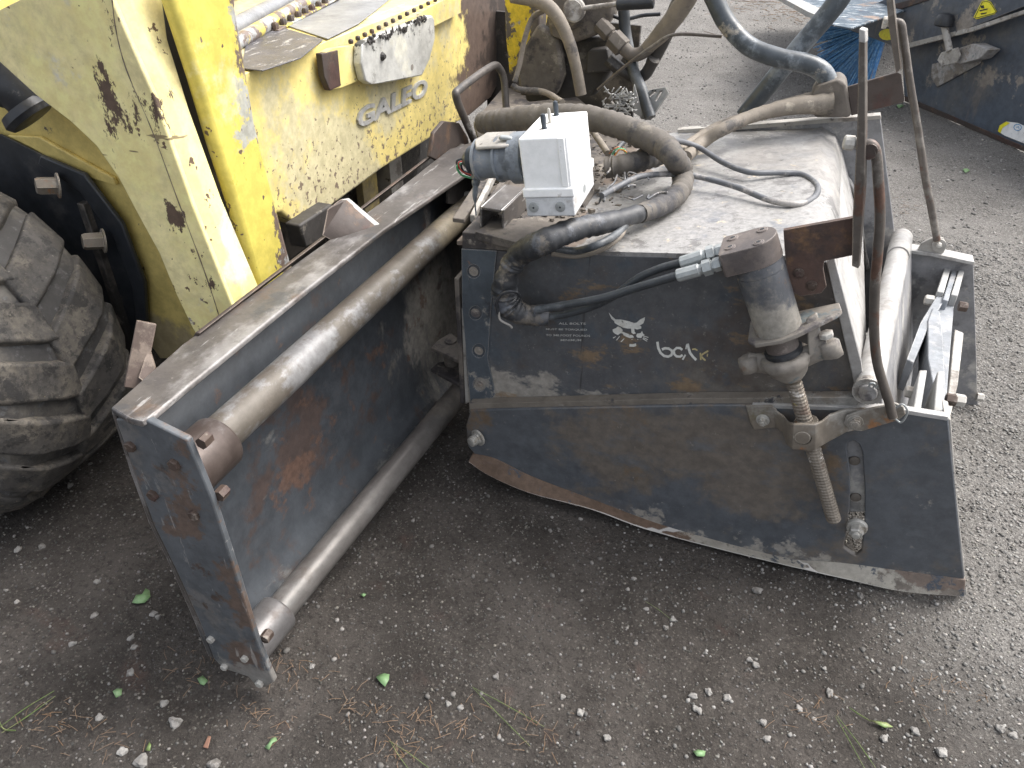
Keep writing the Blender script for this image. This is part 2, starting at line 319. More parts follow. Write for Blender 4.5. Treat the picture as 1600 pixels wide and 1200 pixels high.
m_pale = M('pale_dusty_steel', (.33, .315, .29), [((.20, .18, .16), 9, .52, .64, dict()), ((.10, .09, .085), 26, .63, .70, dict()), ((.48, .465, .44), 6, .56, .66, dict())], rough=.68, bump=.5)
m_greyin = M('grey_inner_plate', (.20, .20, .205), [((.46, .44, .40), 5, .54, .66, dict(amt=.7)), ((.06, .06, .065), 7, .55, .66, dict(amt=.6)), (DUST, 70, .62, .74, dict(amt=.7))], rough=.62, edge=((.62, .6, .57), .12, .1, .6))
m_link = M('blue_grey_link_bar', (.20, .213, .23), [((.32, .32, .32), 8, .52, .62, dict(amt=.8)), ((.17, .19, .21), 10, .6, .68, dict(amt=.7))], rough=.55, edge=((.75, .75, .73), .12, .1, .5))
m_brown = M('brown_rod_steel', (.088, .076, .066), [((.19, .175, .155), 9, .52, .66, dict(amt=.8)), ((.09, .05, .035), 14, .58, .66, dict())], rough=.5, metal=.25, edge=((.5, .42, .33), .12, .5, .4))
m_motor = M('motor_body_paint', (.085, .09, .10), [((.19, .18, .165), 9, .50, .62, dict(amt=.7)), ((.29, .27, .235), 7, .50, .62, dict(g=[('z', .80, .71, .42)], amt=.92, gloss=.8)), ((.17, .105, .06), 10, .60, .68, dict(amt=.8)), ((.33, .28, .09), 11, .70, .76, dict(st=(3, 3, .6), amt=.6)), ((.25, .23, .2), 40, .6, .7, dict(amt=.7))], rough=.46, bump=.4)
m_motorcap = M('motor_cap', (.105, .088, .080), [((.22, .19, .17), 16, .58, .68, dict(amt=.7)), ((.08, .07, .07), 8, .56, .66, dict(amt=.7))], rough=.55, edge=((.36, .31, .28), .14, .1, .55))
m_cast = M('muddy_casting', (.21, .19, .165), [((.11, .10, .10), 10, .55, .66, dict()), ((.34, .33, .32), 5, .56, .66, dict(g=[('x', .12, .22, .3)])), ((.2, .13, .09), 8, .58, .68, dict(amt=.7)), ((.11, .15, .17), 7, .63, .69, dict(amt=.7))], rough=.72, bump=.7, bscale=60)
m_thread = M('threaded_rod', (.185, .16, .13), [((.14, .1, .075), 14, .52, .64, dict()), ((.5, .47, .43), 20, .62, .7, dict()), ((.38, .33, .07), 40, .62, .70, dict(p=[((.12, 1.46, .50), .01, .035, .5)], g=[('x', 10, 11, .9)]))], rough=.55, metal=.2, bump=.3)
m_clevis = M('clevis_bracket', (.165, .142, .115), [((.25, .235, .21), 6, .52, .64, dict()), ((.26, .13, .06), 10, .58, .68, dict()), ((.13, .11, .06), 5, .56, .68, dict(amt=.8))], rough=.58, metal=.1, edge=((.5, .46, .4), .16, .2, .5))
m_hose = M('black_rubber_hose', (.036, .041, .046), [((.12, .13, .14), 6, .48, .62, dict(amt=.8)), ((.3, .28, .25), 14, .63, .72, dict(amt=.7))], rough=.42, bump=.3)
m_hosebig = M('dusty_blue_black_hose', (.045, .055, .065), [((.20, .225, .25), 5, .47, .60, dict(amt=.85)), ((.34, .31, .26), 7, .60, .68, dict(amt=.8))], rough=.38, bump=.3)
m_hosedirt = M('mud_coated_hose', (.19, .165, .135), [((.075, .07, .068), 7, .52, .64, dict(amt=.9)), ((.36, .32, .26), 9, .60, .70, dict())], rough=.75, bump=.7, bscale=60)
m_cable = M('dusty_cable', (.10, .105, .115), [((.34, .32, .30), 7, .50, .62, dict(amt=.9))], rough=.5, bump=.5, bscale=160)
m_sleeve = M('dirty_fabric_sleeve', (.105, .094, .082), [((.05, .05, .055), 5, .50, .62, dict(amt=.9)), ((.20, .18, .15), 9, .56, .68, dict(amt=.85))], rough=.8, bump=1.0, bscale=45)
m_sleevedark = M('black_tape_sleeve', (.028, .030, .034), [((.17, .15, .125), 9, .50, .62, dict(amt=.9, g=[('z', .8, .55, .12)])), ((.12, .13, .15), 10, .56, .68, dict(amt=.7))], rough=.5, bump=.8, bscale=40)
m_zinc = M('zinc_fitting', (.33, .35, .35), [((.28, .29, .29), 18, .52, .64, dict(amt=.8))], rough=.42, metal=.35)
m_box = M('white_plastic_box', (.80, .81, .80), [((.62, .60, .55), 9, .60, .72, dict(amt=.5)), ((.35, .32, .28), 30, .70, .76, dict(amt=.5)), ((.66, .64, .6), 5, .55, .7, dict(g=[('z', .9, .84, .2)], amt=.6))], rough=.4, var=.03, grain=.02, bump=.06, spec=.5)
m_boxgrey = M('grey_box_base', (.50, .51, .52), [((.34, .32, .3), 12, .56, .68, dict(amt=.7))], rough=.5, var=.05)
m_plug = M('grey_plastic_plug', (.17, .19, .215), [((.34, .32, .29), 9, .53, .65, dict(amt=.8)), ((.08, .09, .1), 7, .58, .66, dict(amt=.6))], rough=.45)
m_plugblack = M('black_rubber_boot', (.022, .03, .04), [((.12, .12, .12), 12, .58, .68, dict(amt=.6))], rough=.4)
m_yel = M('faded_yellow_paint', (.78, .67, .30), [((.74, .65, .36), 2, .45, .65, dict(amt=.8)), ((.15, .10, .065), 17, .70, .725, dict(d=4, r=.7)), ((.11, .075, .055), 5, .66, .685, dict(d=9, r=.75, p=[((-1.24, 1.2, 1.04), .0, .09, .16), ((-1.18, 1.2, .85), .0, .06, .16)], st=(1.6, 1.6, .8))), ((.30, .24, .13), 3, .72, .74, dict(st=(1, 1, 5), d=4)), ((.62, .60, .55), 3.5, .60, .70, dict(p=[((-1.12, 1.3, .75), .02, .15, .12)], amt=.8)), ((.35, .27, .14), 60, .70, .76, dict(amt=.5))], rough=.36, var=.06, grain=.04, bump=.1)
m_yelpost = M('chipped_yellow_paint', (.56, .475, .105), [((.16, .12, .10), 12, .60, .625, dict(g=[('y', 1.37, 1.45, .34)], d=9, r=.72, st=(1, 1, .5))), ((.36, .37, .37), 7, .60, .64, dict(g=[('y', 1.33, 1.46, .18), ('z', .8, 1.2, .1)], d=9, amt=.9)), ((.13, .09, .07), 22, .70, .72, dict(d=3)), ((.66, .62, .40), 4, .55, .68, dict(amt=.6))], rough=.32, var=.08, grain=.04, bump=.12)
m_galeo = M('step_yellow_paint', (.64, .53, .20), [((.52, .48, .33), 2.5, .5, .62, dict(p=[((-1.25, 2.15, .72), .1, .45, .14)], amt=.8)), ((.20, .15, .11), 46, .675, .70, dict(d=4, r=.65, g=[('z', 1.0, .65, .17)])), ((.20, .16, .12), 14, .73, .75, dict(d=4)), ((.115, .085, .07), 4, .50, .62, dict(g=[('y', 2.55, 3.2, 1.0)])), ((.05, .04, .035), 14, .5, .6, dict(g=[('y', 2.9, 3.4, .6)], amt=.9))], rough=.36, var=.06, grain=.04, bump=.15)
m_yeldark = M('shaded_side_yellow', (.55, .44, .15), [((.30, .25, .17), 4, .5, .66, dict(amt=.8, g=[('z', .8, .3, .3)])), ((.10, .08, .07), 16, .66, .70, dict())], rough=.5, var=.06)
m_postold = M('old_post_paint', (.10, .085, .075), [((.62, .46, .03), 6, .50, .53, dict(st=(1, 1, .7))), ((.3, .29, .28), 14, .62, .68, dict())], rough=.6, bump=.5)
m_pad = M('grip_pad', (.21, .215, .225), [((.34, .34, .33), 6, .52, .66, dict(amt=.7)), ((.07, .065, .07), 5, .58, .7, dict(amt=.7))], rough=.42, bump=.7, bscale=240)
m_padworn = M('worn_grip_pad', (.085, .082, .09), [((.40, .39, .38), 14, .60, .66, dict(st=(4, 1, 1), amt=.8)), ((.16, .14, .13), 5, .5, .64, dict())], rough=.42, bump=.7, bscale=200)
m_silver = M('silver_cast_plate', (.56, .56, .53), [((.28, .27, .25), 22, .60, .68, dict()), ((.05, .05, .045), 12, .64, .69, dict(g=[('z', .96, 1.02, .16)])), ((.66, .64, .52), 5, .55, .66, dict(amt=.6))], rough=.42, metal=.35, bump=.5)
m_letters = M('grey_letters', (.42, .42, .41), [((.3, .28, .25), 20, .54, .66, dict(amt=.7))], rough=.45, metal=.2)
m_blackpl = M('black_plastic', (.018, .02, .024), [((.10, .10, .105), 4, .52, .68, dict(amt=.7)), ((.22, .2, .18), 30, .66, .76, dict(amt=.5))], rough=.42)
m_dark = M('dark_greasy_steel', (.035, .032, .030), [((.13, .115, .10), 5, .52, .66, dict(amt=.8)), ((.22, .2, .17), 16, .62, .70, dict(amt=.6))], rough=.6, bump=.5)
m_grime = M('grimy_casting', (.115, .10, .085), [((.045, .04, .04), 6, .52, .64, dict()), ((.24, .215, .18), 10, .58, .68, dict())], rough=.72, bump=.7, bscale=60)
m_tyre = M('muddy_tyre', (.066, .061, .056), [((.135, .12, .10), 9, .45, .62, dict(d=10)), ((.30, .25, .16), 70, .70, .74, dict()), ((.028, .027, .027), 16, .52, .62, dict(amt=.85)), ((.045, .042, .04), 60, .52, .64, dict(amt=.7)), ((.26, .24, .20), 110, .68, .74, dict(amt=.8))], rough=.8, bump=.9, bscale=50)
m_tyregroove = M('tyre_carcass', (.045, .043, .042), [((.115, .105, .092), 6, .45, .62, dict(amt=.9)), ((.11, .11, .11), 30, .56, .68, dict())], rough=.7, bump=.6)
m_fender = M('black_fender', (.020, .023, .028), [((.08, .078, .075), 4, .56, .7, dict(amt=.6))], rough=.45)
m_rim = M('beige_rim', (.46, .38, .22), [((.24, .19, .13), 6, .5, .64, dict())], rough=.6)
m_blue = M('blue_bristle', (.09, .24, .46), [((.24, .42, .60), 60, .5, .6, dict())], rough=.5, var=.3)
m_blade = M('blue_grey_blade', (.060, .074, .096), [((.12, .118, .115), 1.6, .46, .66, dict(amt=.7)), ((.28, .25, .215), 5, .64, .72, dict(p=[((.95, 5.7, .45), .1, .5, .14)], amt=.8)), ((.17, .15, .135), 3, .60, .74, dict(st=(2, 2, .5), amt=.55)), ((.035, .036, .04), 2, .56, .74, dict(amt=.6)), ((.09, .115, .15), 1.2, .5, .7, dict(g=[('z', .5, .05, .3)], amt=.6))], rough=.42, edge=((.28, .24, .21), .12, .2, .5, .01))
m_sheet = M('scuffed_sheet', (.07, .095, .12), [((.42, .45, .47), 9, .56, .62, dict(st=(1, 4, 1))), ((.28, .2, .15), 4, .56, .66, dict(amt=.8)), ((.05, .07, .1), 6, .6, .68, dict())], rough=.7, spec=.2)
m_palebar = M('pale_bar', (.31, .31, .30), [((.35, .33, .3), 8, .52, .64, dict())], rough=.6)
def flatmat(name, col, rough=.6, var=.12): return M(name, col, [(tuple(c*.6 for c in col), 40, .6, .7, dict(amt=.6))], rough=rough, var=var, grain=.03, bump=.05)
m_stick = flatmat('yellow_sticker', (.78, .68, .03), .4); m_ink = flatmat('black_print', (.02, .02, .02)); m_wst = flatmat('white_sticker', (.75, .76, .76))
m_bluep = flatmat('blue_print', (.05, .25, .5)); m_decal = M('worn_white_decal', (.62, .62, .58), [((.10, .095, .09), 60, .66, .70, dict()), ((.42, .38, .3), 12, .55, .68, dict(amt=.6))], rough=.6, bump=.1)
m_decaly = M('yellowed_decal', (.50, .42, .22), [((.10, .08, .06), 70, .52, .58, dict())], rough=.6)
m_decals = M('small_white_print', (.50, .50, .48), [((.06, .06, .06), 120, .70, .76, dict())], rough=.6)
m_leaf = M('fresh_leaf', (.13, .225, .10), [((.20, .29, .15), 30, .5, .6, dict(amt=.6))], rough=.5, var=.15)
m_grass = M('cut_grass_blade', (.13, .19, .06), [((.22, .24, .11), 30, .5, .6, dict())], rough=.5)
m_straw = M('dry_straw', (.17, .115, .075), [((.18, .11, .06), 20, .5, .6, dict())], rough=.7)
m_barkc = M('bark_chip', (.18, .095, .065), [((.15, .08, .05), 40, .5, .6, dict())], rough=.8)
m_stone = M('loose_stone', (.20, .192, .18), [((.13, .122, .112), 30, .5, .62, dict()), ((.33, .32, .30), 15, .6, .68, dict(amt=.6))], rough=.85, bump=.6)
# ground
g = G('gritty_soil')
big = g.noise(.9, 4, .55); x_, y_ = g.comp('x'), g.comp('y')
# line between the packed dark soil round the machine, part of its shade put into the colour, and the open pale grit
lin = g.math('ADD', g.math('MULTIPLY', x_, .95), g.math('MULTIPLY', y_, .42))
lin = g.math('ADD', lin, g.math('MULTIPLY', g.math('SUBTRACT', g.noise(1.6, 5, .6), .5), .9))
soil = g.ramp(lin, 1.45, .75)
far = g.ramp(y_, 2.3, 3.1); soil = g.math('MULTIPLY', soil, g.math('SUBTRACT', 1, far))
grit = g.mix(g.ramp(g.noise(2.2, 6, .6), .35, .7), (.125, .118, .109), (.205, .195, .183))
vo = g.N.new('ShaderNodeTexVoronoi'); vo.inputs['Scale'].default_value = 230; g.L(g.pos, vo.inputs['Vector'])
vs_ = g.N.new('ShaderNodeSeparateColor'); g.L(vo.outputs['Color'], vs_.inputs[0])
grit = g.mix(g.math('MULTIPLY', g.ramp(vs_.outputs[0], .6, 1), .6), grit, (.36, .345, .32)); grit = g.mix(g.math('MULTIPLY', g.ramp(vs_.outputs[1], .6, 1), .7), grit, (.075, .07, .066))
fine = g.noise(210, 5, .75); grit = g.mix(g.math('MULTIPLY', g.ramp(fine, .46, .66), .6), grit, (.07, .065, .06)); grit = g.mix(g.math('MULTIPLY', g.ramp(g.noise(120, 3, .7, off=(5, 5, 0)), .52, .66), .6), grit, (.33, .32, .30))
soil_shade_c = g.mix(g.ramp(g.noise(3.5, 7, .65, off=(3, 1, 0)), .34, .66), (.040, .035, .031), (.080, .071, .064))
soil_shade_c = g.mix(g.math('MULTIPLY', g.ramp(g.noise(5, 5, .6, off=(8, 1, 0)), .6, .72), .5), soil_shade_c, (.10, .06, .05))
soil_shade_c = g.mix(g.math('MULTIPLY', g.ramp(fine, .52, .72), .55), soil_shade_c, (.13, .12, .105))
soil_shade_c = g.mix(g.math('MULTIPLY', g.ramp(vs_.outputs[0], .93, .98), .5), soil_shade_c, (.17, .155, .135)); soil_shade_c = g.mix(g.math('MULTIPLY', g.ramp(g.noise(75, 4, .7), .5, .66), .6), soil_shade_c, (.022, .019, .017))
col = g.mix(soil, grit, soil_shade_c); g.L(col, g.b.inputs['Base Color']); g.b.inputs['Roughness'].default_value = .9; g.b.inputs['Specular IOR Level'].default_value = .25
b1 = g.bump(fine, .9, .005); b1 = g.bump(g.noise(90, 4, .7), .8, .008, b1); b1 = g.bump(g.noise(28, 6, .7), .6, .02, b1); g.L(b1, g.b.inputs['Normal'])
m_ground = g.m
g = G('pebble'); at = g.N.new('ShaderNodeAttribute'); at.attribute_name = 'Col'
g.L(g.mix(g.math('MULTIPLY', g.ramp(g.noise(300, 3, .6), .4, .7), .4), at.outputs['Color'], (.12, .11, .10)), g.b.inputs['Base Color']); g.b.inputs['Roughness'].default_value = .85; m_peb = g.m
# ---------------------------------------------------------------- ground
def warp(n, a, b, c, pw):    # dense round c, reaching a..b
    t = np.linspace(-1, 1, n); s = np.sign(t)*np.abs(t)**pw
    return np.where(s < 0, c+s*(c-a), c+s*(b-c))
xs = warp(520, -30, 30, -.1, 3.2); ys = warp(520, -20, 45, 1.4, 3.2)
Xg, Yg = np.meshgrid(xs, ys)
def vnoise(X, Y, cell, seed):
    r = np.random.default_rng(seed).random((512, 512)); x = X/cell; y = Y/cell
    xi = np.floor(x).astype(int); yi = np.floor(y).astype(int); fx = x-xi; fy = y-yi; fx = fx*fx*(3-2*fx); fy = fy*fy*(3-2*fy)
    a = r[yi % 512, xi % 512]; b = r[yi % 512, (xi+1) % 512]; c = r[(yi+1) % 512, xi % 512]; d = r[(yi+1) % 512, (xi+1) % 512]
    return (a*(1-fx)+b*fx)*(1-fy)+(c*(1-fx)+d*fx)*fy-.5
def gh(X, Y): return vnoise(X, Y, .45, 1)*.020+vnoise(X, Y, .13, 2)*.010+vnoise(X, Y, .045, 3)*.006+vnoise(X, Y, .02, 4)*.0035-.012
Zg = gh(Xg, Yg); me = bpy.data.meshes.new('ground')
n = len(xs); idx = np.arange(n*n).reshape(n, n)
fa = np.stack([idx[:-1, :-1], idx[:-1, 1:], idx[1:, 1:], idx[1:, :-1]], -1).reshape(-1, 4)
me.from_pydata(np.stack([Xg, Yg, Zg], -1).reshape(-1, 3).tolist(), [], fa.tolist())
for p_ in me.polygons: p_.use_smooth = True
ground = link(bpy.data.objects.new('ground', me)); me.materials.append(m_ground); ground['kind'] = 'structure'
# gravel: tens of thousands of low-poly pebbles in one mesh
ico = bmesh.new(); bmesh.ops.create_icosphere(ico, subdivisions=1, radius=1); iv = np.array([v_.co[:] for v_ in ico.verts]); itri = np.array([[v_.index for v_ in f.verts] for f in ico.faces]); ico.free()
def pebbles(name, N, region, smin, smax, power, palf):
    P = region(N); N = len(P); s = smin+(smax-smin)*rng.random(N)**power
    sc = s[:, None]*np.stack([rng.uniform(.7, 1.3, N), rng.uniform(.7, 1.3, N), rng.uniform(.45, .8, N)], 1)
    a = rng.uniform(0, 6.28, N); ca, sa = np.cos(a), np.sin(a)
    vv = iv[None]*(1+rng.uniform(-.28, .28, (N, len(iv), 1)))*sc[:, None]
    x = vv[..., 0]*ca[:, None]-vv[..., 1]*sa[:, None]; y = vv[..., 0]*sa[:, None]+vv[..., 1]*ca[:, None]
    z0 = gh(P[:, 0], P[:, 1])+sc[:, 2]*.25
    vv = np.stack([x+P[:, :1], y+P[:, 1:2], vv[..., 2]+z0[:, None]], -1).reshape(-1, 3)
    tr = (itri[None]+(np.arange(N)*len(iv))[:, None, None]).reshape(-1, 3)
    me = bpy.data.meshes.new(name); me.vertices.add(len(vv)); me.vertices.foreach_set('co', vv.ravel().astype(np.float32))
    me.loops.add(tr.size); me.loops.foreach_set('vertex_index', tr.ravel().astype(np.int32)); me.polygons.add(len(tr))
    me.polygons.foreach_set('loop_start', np.arange(0, tr.size, 3, dtype=np.int32)); me.polygons.foreach_set('loop_total', np.full(len(tr), 3, np.int32)); me.update(calc_edges=True)
    c = palf(P, N); ca_ = me.color_attributes.new('Col', 'FLOAT_COLOR', 'POINT')
    cc = np.repeat(np.concatenate([c, np.ones((N, 1))], 1), len(iv), 0); ca_.data.foreach_set('color', cc.ravel().astype(np.float32))
    o = link(bpy.data.objects.new(name, me)); me.materials.append(m_peb); o['kind'] = 'stuff'; return o
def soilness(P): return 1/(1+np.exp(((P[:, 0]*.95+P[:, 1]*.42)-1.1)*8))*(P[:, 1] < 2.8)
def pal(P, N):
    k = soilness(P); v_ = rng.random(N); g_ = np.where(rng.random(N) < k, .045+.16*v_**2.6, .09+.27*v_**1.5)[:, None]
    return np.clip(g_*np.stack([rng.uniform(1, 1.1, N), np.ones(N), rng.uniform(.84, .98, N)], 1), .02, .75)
def regnear(N): 
    P = np.stack([rng.uniform(-2.0, 2.3, N), rng.uniform(.35, 3.6, N)], 1); return P
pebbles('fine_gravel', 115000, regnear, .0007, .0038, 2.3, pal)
def regmid(N): return np.stack([rng.uniform(-1.8, 2.6, N), rng.uniform(.35, 4.2, N)], 1)
def reggrit(N):
    P = np.stack([rng.uniform(-.3, 2.4, N), rng.uniform(.35, 3.8, N)], 1); return P[rng.random(N) > soilness(P)*.93]
pebbles('open_grit', 60000, reggrit, .0016, .0055, 1.5, lambda P, N: np.clip((.07+.23*rng.random(N)**1.3)[:, None]*np.array([1.02, 1, .95]), 0, .7))
pebbles('coarse_gravel', 2600, regmid, .0025, .0075, 3.0, lambda P, N: np.clip((.08+.18*rng.random(N)**1.6)[:, None]*np.array([1.05, 1, .93]), 0, .7))
def regfar(N): return np.stack([rng.uniform(-1.5, 5.5, N), rng.uniform(3.4, 10, N)], 1)
pebbles('distant_gravel', 24000, regfar, .002, .009, 2.0, lambda P, N: np.clip((.09+.28*rng.random(N)**1.3)[:, None]*np.array([1.03, 1, .95]), 0, .8))

# ================================================================ side shift frame bolted to the loader
fr = thing('side_shift_frame', 'dark steel side shift frame with two long round tubes between wheel and planer', 'mounting frame', (-.93, .78, 0))
RB = -.988; RF = -.895
bm = bmesh.new(); rz = .72
rail = SS([(172, 637), (196, 652), (222, 658), (243, 646), (300, 598), (482, 450), (600, 358), (742, 262), (760, 215), (703, 232), (600, 312), (520, 370), (285, 537)], z=rz)
obj('top_rail', add_prism(bm, rail, (0, 0, -.013)), m_rail, fr, bevel=.004, seg=3)
# rusty rib along the back of the rail
prism('rear_lip', [(-.992, .98, .713), (-.992, 2.1, .713), (-.980, 2.1, .728), (-.980, .98, .728)], (-.010, 0, 0), m_rust, fr)
# back panel: a sheet with a coved foot
bm = bmesh.new(); rows = []
zz = [(.708, 0), (.5, 0), (.3, 0), (.16, 0), (.12, .004), (.085, .018), (.055, .042), (.035, .06), (.012, .064)]
for i in range(25):
    t = i/24; y = .752+t*1.47; k = t*.085
    rows.append([bm.verts.new((-.962+k*(1-z_/.72)+dx, y, z_)) for z_, dx in zz])
for i in range(24):
    for j in range(len(zz)-1): bm.faces.new([rows[i][j], rows[i+1][j], rows[i+1][j+1], rows[i][j+1]])
o = obj('back_panel', bm, m_panel, fr, smooth=True, ang=50)
sm = o.modifiers.new('s', 'SOLIDIFY'); sm.thickness = .012; sm.offset = 0
# near end plate
ep = SS([(180, 655), (200, 656), (225, 655), (292, 688), (306, 722), (330, 780), (366, 890), (400, 1000), (420, 1048), (428, 1066), (414, 1075), (398, 1070), (388, 1058), (352, 1046), (344, 1040), (334, 1030), (312, 972), (276, 893), (240, 820), (210, 738)], y=.738)
epl = prism('end_plate', ep, (0, .014, 0), m_endplate, fr, bevel=.003)
lf = SS([(172, 640), (182, 655), (210, 738), (240, 820), (276, 893), (312, 972), (334, 1030), (326, 1026), (303, 970), (268, 890), (232, 818), (203, 738)], y=.745)
prism('end_plate_flange', lf, (0, .06, 0), m_rail, fr, bevel=.003)
for (a, b), m_, r_ in [((206, 696), m_boltrust, .0105), ((274, 724), m_boltrust, .0115), ((241, 772), m_boltrust, .0115), ((305, 803), m_boltrust, .0105), ((331, 997), m_boltgrey, .0085), ((384, 1027), m_boltgrey, .0085), ((352, 1040), m_boltgrey, .008), ((407, 1066), m_boltgrey, .009)]:
    bolt(S(a, b, y=.7385), (0, -1, 0), r_, .009, m_, epl, washer=False, nub=False)
for (a, b) in ((341, 776), (314, 694), (412, 1000)): bolt(S(a, b, y=.752), (0, 1, 0), .0115, .022, m_boltrust, fr, nub=False, washer=False)
# tubes and collars
TA, TB = S(357, 668, x=-.875), S(735, 322, x=-.87)
cyl('slide_tube', TA-(TB-TA).normalized()*.05, TB, .0375, m_pipe, fr, 40, 0)
d_ = (TB-TA).normalized(); ca_ = Vector((TA.x, .752, TA.z-.006))
lathe('collar', ca_-d_*0, d_, [(0, .053), (.094, .053), (.099, .0505), (.1, .046)], m_collar, fr, 40, .001)
LA, LB = S(436, 955, x=-.875), S(724, 606, x=-.80)
dl = (LB-LA).normalized()
cyl('slide_tube', LA-dl*.05, LB, .034, m_pipelow, fr, 40, 0)
lathe('collar', LA-dl*.105, dl, [(0, .047), (.10, .047), (.105, .045), (.106, .041)], m_collar2, fr, 40, .001)
lathe('weld_ring', TB-d_*.012, d_, [(0, .040), (.004, .047), (.010, .047), (.014, .040)], m_pale, fr, 24)
prism('far_end_plate', [(-1.0, 2.12, .02), (-.74, 2.12, .02), (-.76, 2.12, .70), (-1.0, 2.12, .70)], (0, .014, 0), m_grime, fr)
prism('cover_plate', SS([(700, 282), (742, 262), (745, 330), (725, 322), (700, 318)], x=-.885), (-.008, 0, 0), m_dark, fr)
# gusset on the rail
gq = [S(515, 322, z=.775), S(540, 310, z=.775)]
prism('gusset', [S(508, 365, x=-.985), S(516, 325, x=-.985), S(533, 311, x=-.985), S(542, 312, x=-.975), S(596, 358, x=-.90), S(590, 372, x=-.90), S(560, 392, x=-.93)], (0, -.013, .001), m_rust, fr, bevel=.002)
prism('gusset_edge', [S(533, 311, x=-.983), S(545, 309, x=-.977), S(596, 352, x=-.90), S(590, 361, x=-.904)], (0, .002, -.010), m_palebar, fr, bevel=.0015)
prism('gusset', SS([(672, 245), (678, 208), (694, 189), (718, 192), (732, 215), (738, 262), (700, 262)], x=-.97), (-.012, .0, 0), m_rust, fr, bevel=.003)
# bent grab handle
H = [S(742, 222, x=-.95), S(728, 190, x=-.95), S(713, 152, x=-.95), S(720, 138, x=-.95), S(768, 104, x=-.94), S(781, 108, x=-.93), S(788, 128, x=-.92), S(791, 170, x=-.91)]
tube('grab_handle', H, .012, m_rail, fr, 14)
lathe('weld_bead', H[0]-Vector((0, 0, .012)), (0, 0, 1), [(0, .018), (.008, .016), (.016, .0108)], m_rust, fr, 14)
# square tube hook at the near corner of the rail
A_, B_ = S(229, 503, x=-1.03), S(209, 606, x=-1.03); ax_ = (B_-A_).normalized(); sx_ = Vector((.6, -.8, 0)).normalized(); sy_ = ax_.cross(sx_).normalized(); sx_ = sy_.cross(ax_).normalized()
bm = bmesh.new(); h_ = .0165; q_ = .0125
O_ = [[bm.verts.new(P_+sx_*i*r_+sy_*j*r_) for i, j in ((-1, -1), (1, -1), (1, 1), (-1, 1))] for P_, r_ in ((A_, h_), (B_, h_), (B_, q_), (B_-ax_*.05, q_))]
for k in range(3):
    for i in range(4): bm.faces.new([O_[k][i], O_[k][(i+1) % 4], O_[k+1][(i+1) % 4], O_[k+1][i]])
bm.faces.new(O_[0]); bm.faces.new(O_[3])
obj('square_tube_hook', bm, m_rustlight, fr, bevel=.003)
prism('hook_rib', [S(232, 540, x=-1.015), S(245, 583, x=-.99), S(228, 600, x=-.99), S(216, 590, x=-1.01)], (-.004, .006, 0), m_rustlight, fr, bevel=.001)

# ================================================================ cold planer
pl = thing('cold_planer', 'dark grey planer attachment with dusty deck and worn white emblem on its side', 'cold planer', (-.1, 1.9, 0))
YS = 1.54
side = SS([(722, 388), (830, 396), (980, 401), (1130, 405), (1290, 410), (1306, 470), (1322, 540), (1343, 632), (1100, 650), (735, 660), (728, 560)], y=YS)
holes = [pcirc(a, b, 10.5, 11.5, 16, y=YS) for a, b in ((740, 424), (743, 489), (748, 548), (749, 601))]
spl = prism('side_plate', side, (0, .016, 0), m_side, pl, bevel=.002)
st = SS([(721, 389), (776, 392), (768, 470), (762, 560), (774, 615), (766, 628), (735, 630), (729, 560), (722, 480)], y=YS-.004)
prism('bolt_strip', st, (0, .0035, 0), m_strip, pl, holes=[pcirc(a, b, 10, 11, 16, y=YS-.004) for a, b in ((740, 424), (743, 489), (748, 548), (749, 601))], bevel=.0006)
for a, b in ((740, 424), (743, 489), (748, 548), (749, 601)):
    p_ = S(a, b, y=YS-.001)
    lathe('hole_plug', p_, (0, -1, 0), [(0, .0125), (.001, .012), (.0006, .007), (.002, .005), (.002, .001)], m_cast, pl, 14)
prism('left_return', [(-.70, YS-.003, .24), (-.70, YS-.003, .62), (-.70, YS+.9, .62), (-.70, YS+.9, .24)], (.012, 0, 0), m_grime, pl)
prism('side_flange', SS([(717, 486), (724, 480), (735, 628), (727, 632)], y=1.546), (0, .03, 0), m_pale, pl)
prism('seam_ledge', SS([(733, 631), (900, 627), (1100, 622), (1180, 622), (1344, 621), (1340, 634), (1100, 634), (735, 641)], y=1.512), (0, .027, 0), m_ledge, pl, bevel=.001)
# deck: profile along x swept over the drum's width
z0 = S(722, 388, y=YS).z
P1_ = [(-.69, z0+.006), (-.40, S(900, 399, y=YS).z), (-.08, S(1130, 405, y=YS).z), (.03, S(1215, 407, y=YS).z), (.085, .797), (.120, .782), (.143, .745), (.175, .68), (.22, .58), (.262, .50)]
o = bend_sheet('deck', P1_, YS+.002, 2.43, m_deck, pl, -.010, n=6)
o.data.materials.append(m_white)
cz_ = WL[o.name]
for p_ in o.data.polygons:
    if (p_.center+cz_).x > .14: p_.material_index = 1
# lip over the left front corner
prism('corner_ledge', SS([(722, 363), (860, 376), (835, 395), (722, 388)], y=YS-.002), (0, .10, .002), m_grime, pl, bevel=.002)
# near edge of the front slope
fp = [S(1291, 411, y=1.532), S(1303, 400, y=1.532), S(1345, 560, y=1.532), S(1352, 628, y=1.532), S(1341, 628, y=1.532)]
prism('front_edge_strip', fp, (0, .02, 0), m_white, pl, bevel=.002)
